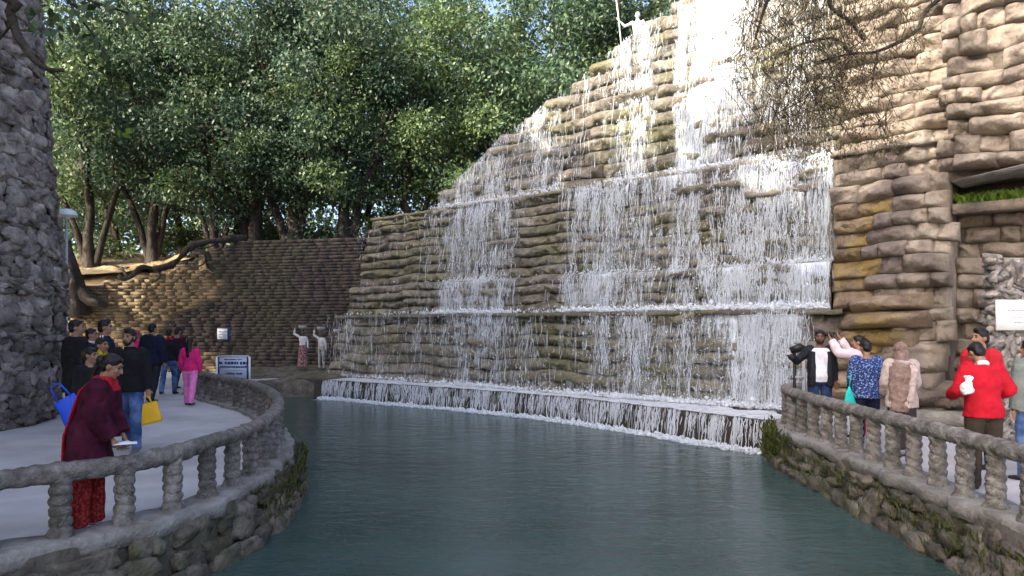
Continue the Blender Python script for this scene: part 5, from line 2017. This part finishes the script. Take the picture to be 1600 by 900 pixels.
P12 = person('person in pale pink sleeves holding a phone up to take a picture', gd(1342, 11.9), R(232), 1.62, {'head': (0, .2), 'L': ((.35, -.75, .1), (-.25, -.5, .8)), 'R': ((-.45, -.75, .1), (.15, -.45, .85))}, {'hair': 'bun', 'lower': {'mat': red_sw, 'inf': .03}, 'upper': [{'name': 'cardigan', 'mat': pale_pk, 'inf': .035, 'hem': -.05}], 'shoes': sole}, group=GR)
w_ = at_world(P12, (P12['arms'][1][2] + P12['arms'][-1][2]) / 2 + V3(0, -.06, .09))
t = thing('phone', 'black phone held up by the person in pale pink', 'phone', w_, R(232))
mb = MB()
mb.box((0, 0, 0), (.16, .01, .085))
mb.build('case', phone_m, t, False)
mb = MB()
mb.box((0, .0065, 0), (.15, .002, .075))
mb.build('screen', plain_mat('screen_glass', (0.05, 0.06, 0.07), .1, 0, 4, 0), t, False)
P13 = person('person in blue printed jacket with dark tied hair, back to us', gd(1354, 11.0), R(170), 1.56, {'head': (.15, .3), 'L': ((.2, .02, -1), (-.1, -.5, -.8)), 'R': ((-.2, .02, -1), (.1, -.5, -.8))}, {'hair': 'short', 'lower': {'mat': navy, 'inf': .03}, 'upper': [{'name': 'jacket', 'mat': blue_pat, 'inf': .048, 'hem': -.12, 'flare': .01}], 'shoes': sole}, group=GR)
t = thing('pouch', 'turquoise triangular cloth bag beside the blue printed jacket', 'bag', px(1327, 604, 10.9))
mb = MB()
mb.tube([(0, 0, 0), (0, 0, -.10), (.01, 0, -.26), (.01, 0, -.30)], [(.008, .008), (.05, .03), (.10, .05), (.085, .04)], 12, True, .1)
mb.build('pouch_body', turq, t)
mb = MB()
mb.tube([(0, 0, -.01), (.03, .02, .14), (.08, .1, .26)], .006, 6)
mb.build('strap', turq, t)

P14 = person('woman with beige shawl over head and shoulders, back to us', gd(1409, 10.2), R(170), 1.54, {'lean': .06, 'L': ((.18, -.1, -1), (-.1, -.6, -.6)), 'R': ((-.18, -.1, -1), (.1, -.6, -.6)), 'head': (.15, 0)}, {'hair': 'short', 'lower': {'mat': dark_sk, 'kind': 'skirt', 'hem': .12, 'name': 'skirt', 'w': .22}, 'upper': [{'name': 'coat', 'mat': beige_sh, 'inf': .05, 'hem': -.16, 'flare': .02}], 'shoes': sole}, group=GR)
mb = MB()
H_ = P14['H']
mb.ellipsoid(H_(0, .022, .03), (.096, .106, .106), 16, 12, P14['hm'])
mb.tube([H_(0, .03, -.03), P14['tp'](.56) + V3(0, .03, 0), P14['tp'](.50) + V3(0, .03, 0), P14['tp'](.38) + V3(0, .055, 0), P14['tp'](.2) + V3(.03, .07, 0), P14['tp'](-.08) + V3(.05, .08, 0), P14['tp'](-.1) + V3(.05, .08, -.12)], [(.09, .10), (.105, .105), (.19, .13), (.215, .14), (.175, .12), (.155, .11), (.14, .10)], 22)
o = mb.build('shawl', tan_sh, P14['obj'])
remesh(o, .010, .045, .06, 2)
mb = MB()
mb.tube([P14['tp'](.52) + V3(-.10, .10, 0), P14['tp'](.40) + V3(-.13, .185, 0), P14['tp'](.2) + V3(-.10, .19, 0), P14['tp'](-.06) + V3(-.06, .19, 0)], [(.045, .03), (.05, .03), (.05, .03), (.045, .02)], 10)
mb.tube([P14['tp'](.53) + V3(.10, .08, 0), P14['tp'](.50) + V3(0, .15, .02), P14['tp'](.52) + V3(-.11, .09, 0)], [(.03, .04), (.035, .045), (.03, .04)], 10)
o = mb.build('shawl_fold', beige_sh, P14['obj'])
remesh(o, .010, .03, .05, 1)

P15 = person('man in bright red sweater and brown trousers, back to us, head bowed', gd(1537, 8.15), R(178), 1.62, {'lean': .10, 'head': (.55, .1), 'L': ((.45, .15, -.9), (-.15, -.75, -.25)), 'R': ((-.5, .12, -.85), (.1, -.8, -.3))}, {'hair': 'short', 'belly': .15, 'lower': {'mat': brown_tr, 'inf': .03}, 'upper': [{'name': 'sweater', 'mat': red_sw, 'inf': .04, 'hem': -.07}], 'shoes': sole}, group=GR)
scarf(P15, [P15['tp'](.54) + V3(-.06, .03, .02), P15['tp'](.55) + V3(0, .075, .025), P15['tp'](.54) + V3(.06, .03, .02)], [(.02, .03)] * 3, white_t, 'shirt_collar')
w_ = at_world(P15, P15['arms'][1][1] + V3(-.05, -.16, -.12))
t = thing('plastic_bag', 'crumpled white plastic bag at the elbow of the red sweater', 'bag', px(1511, 606, 7.95))
mb = MB()
mb.ellipsoid((0, 0, 0), (.065, .05, .075), 14, 10)
mb.tube([(.01, 0, .05), (.02, 0, .12)], [(.03, .02), (.045, .03)], 10)
o = mb.build('crumpled_pouch', paper, t)
remesh(o, .008, .05, .05, 1)
P16 = person('dark-haired man in red jacket looking left, behind the red sweater', gd(1533, 9.4), R(-75), 1.74, {'head': (0, -.1)}, {'hair': 'quiff', 'lower': {'mat': jeans_d}, 'upper': [{'name': 'jacket', 'mat': red_dk, 'inf': .05, 'hem': -.05, 'collar': True}], 'shoes': sole}, group=GR)
P17 = person('person in grey-green sweater and blue jeans cut by the right edge', gd(1610, 8.6), R(200), 1.62, {}, {'hair': 'short', 'lower': {'mat': jeans, 'inf': .03}, 'upper': [{'name': 'sweater', 'mat': grey_gr, 'inf': .05, 'hem': -.06}], 'shoes': sole}, group=GR)

# dark slim posts where the right rail begins
t = thing('gate_post', 'pair of slim dark metal posts with a clamp at the rail end', 'post', gd(1253, 12.9))
dk_metal = plain_mat('dark_metal', (0.025, 0.026, 0.028), .4, .2, 8, .05, None, .4)
for xx, hh_ in ((-.13, 1.38), (.03, 1.32)):
    mb = MB()
    mb.tube([(xx, 0, 0), (xx, 0, hh_)], .028, 8)
    mb.build('post', dk_metal if xx < 0 else metal_grey, t)
mb = MB()
mb.tube([(-.2, 0, 1.36), (-.05, -.02, 1.42), (.12, 0, 1.36)], [(.05, .06), (.07, .08), (.05, .05)], 10, True, .15)
mb.build('cap', dk_metal, t)
mb = MB()
mb.tube([(-.13, 0, .9), (.03, 0, .88)], .03, 8)
mb.build('clamp', metal_grey, t)

# ------------------------------------------------------------------ statues
chalk = rock_mat('chalk_plaster', (0.45, 0.44, 0.42), (0.62, 0.61, 0.59), (0.75, 0.74, 0.72), 9, .9, .6, 50, obj_random=False)
soot = rock_mat('dark_plaster', (0.06, 0.052, 0.047), (0.11, 0.098, 0.09), (0.18, 0.16, 0.15), 9, .8, .6, 50, obj_random=False)
skirt_m = fabric('red_mosaic', (0.10, 0.02, 0.022), (0.46, 0.30, 0.28), 30, (.47, .6))
slate = rock_mat('slate_mosaic', (0.16, 0.165, 0.155), (0.36, 0.36, 0.33), (0.6, 0.59, 0.56), 20, .8, .6, 50, obj_random=False)
GS = 'water-carrier statues by the pool'


def carrier(label, x, y_, Y, rz, lower, arm_side, hgt=1.32, upper_m=chalk):
    base = px(x, y_, Y)
    q = {'L': ((.30, 0, -1), (.05, -.1, -1)), 'R': ((-.30, 0, -1), (-.05, -.1, -1))}
    q['R' if arm_side < 0 else 'L'] = ((arm_side * .8, 0, .45), (-arm_side * .12, 0, 1))
    pn = person(label, base, rz, hgt, q, {'hair': None, 'lower': lower, 'upper': [{'name': 'torso', 'mat': upper_m, 'inf': .004, 'hem': .04, 'disp': .008}]}, soot, GS, .014, 'statue', 'statue', True)
    tt = pn['obj']
    for pts_ in ([(0, 0, .128), (0, 0, .16), (0, 0, .22), (0, 0, .29), (0, 0, .33)],):
        mb = MB()
        c = pn['hc']
        mb.tube([c + Vector(p) for p in pts_], [.06, .13, .19, .20, .17], 16)
        mb.build('pot', slate if arm_side < 0 else soot, tt)
    mb = MB()
    mb.tube([pn['hc'] + Vector((0, 0, .335)), pn['hc'] + Vector((0, 0, .36))], [.20, .18], 16)
    mb.build('pot_rim', soot, tt)
    return pn


carrier('white-bodied statue in a red patterned skirt with a pot on its head', 473, 574, 26.2, R(-8), {'mat': skirt_m, 'kind': 'skirt', 'hem': .04, 'name': 'skirt', 'w': .26}, -1)
carrier('white-bodied statue with slim dark legs and a pot on its head', 502, 576, 26.2, R(-20), {'mat': slate, 'inf': .004}, -1)
carrier('dark third statue with one pale bent arm beside the waterfall rocks', 527, 577, 26.0, R(15), {'mat': soot, 'inf': .01}, -1, 1.25, soot)

sp = wall_sz(967, 76, 1.9)
wp = wall_pt(sp[0] - .1, 3.05, sp[1] - 0.22)
pn = person('white statue with dark shorts holding a staff on top of the waterfall wall', wp, R(-15), 1.62, {'R': ((-.6, -.3, -.35), (-.55, -.3, .55)), 'L': ((.4, 0, -.8), (-.3, -.3, -.6))}, {'hair': None, 'lower': {'mat': soot, 'kind': 'skirt', 'hem': .38, 'name': 'shorts', 'w': .20}}, chalk, None, .014, 'statue', 'statue', True)
mb = MB()
wr = pn['arms'][-1][2]
mb.tube([(wr.x + .14, wr.y - .02, -.02), (wr.x, wr.y - .04, wr.z), (wr.x - .10, wr.y - .05, wr.z + .8)], .022, 8)
mb.build('staff', chalk, pn['obj'])
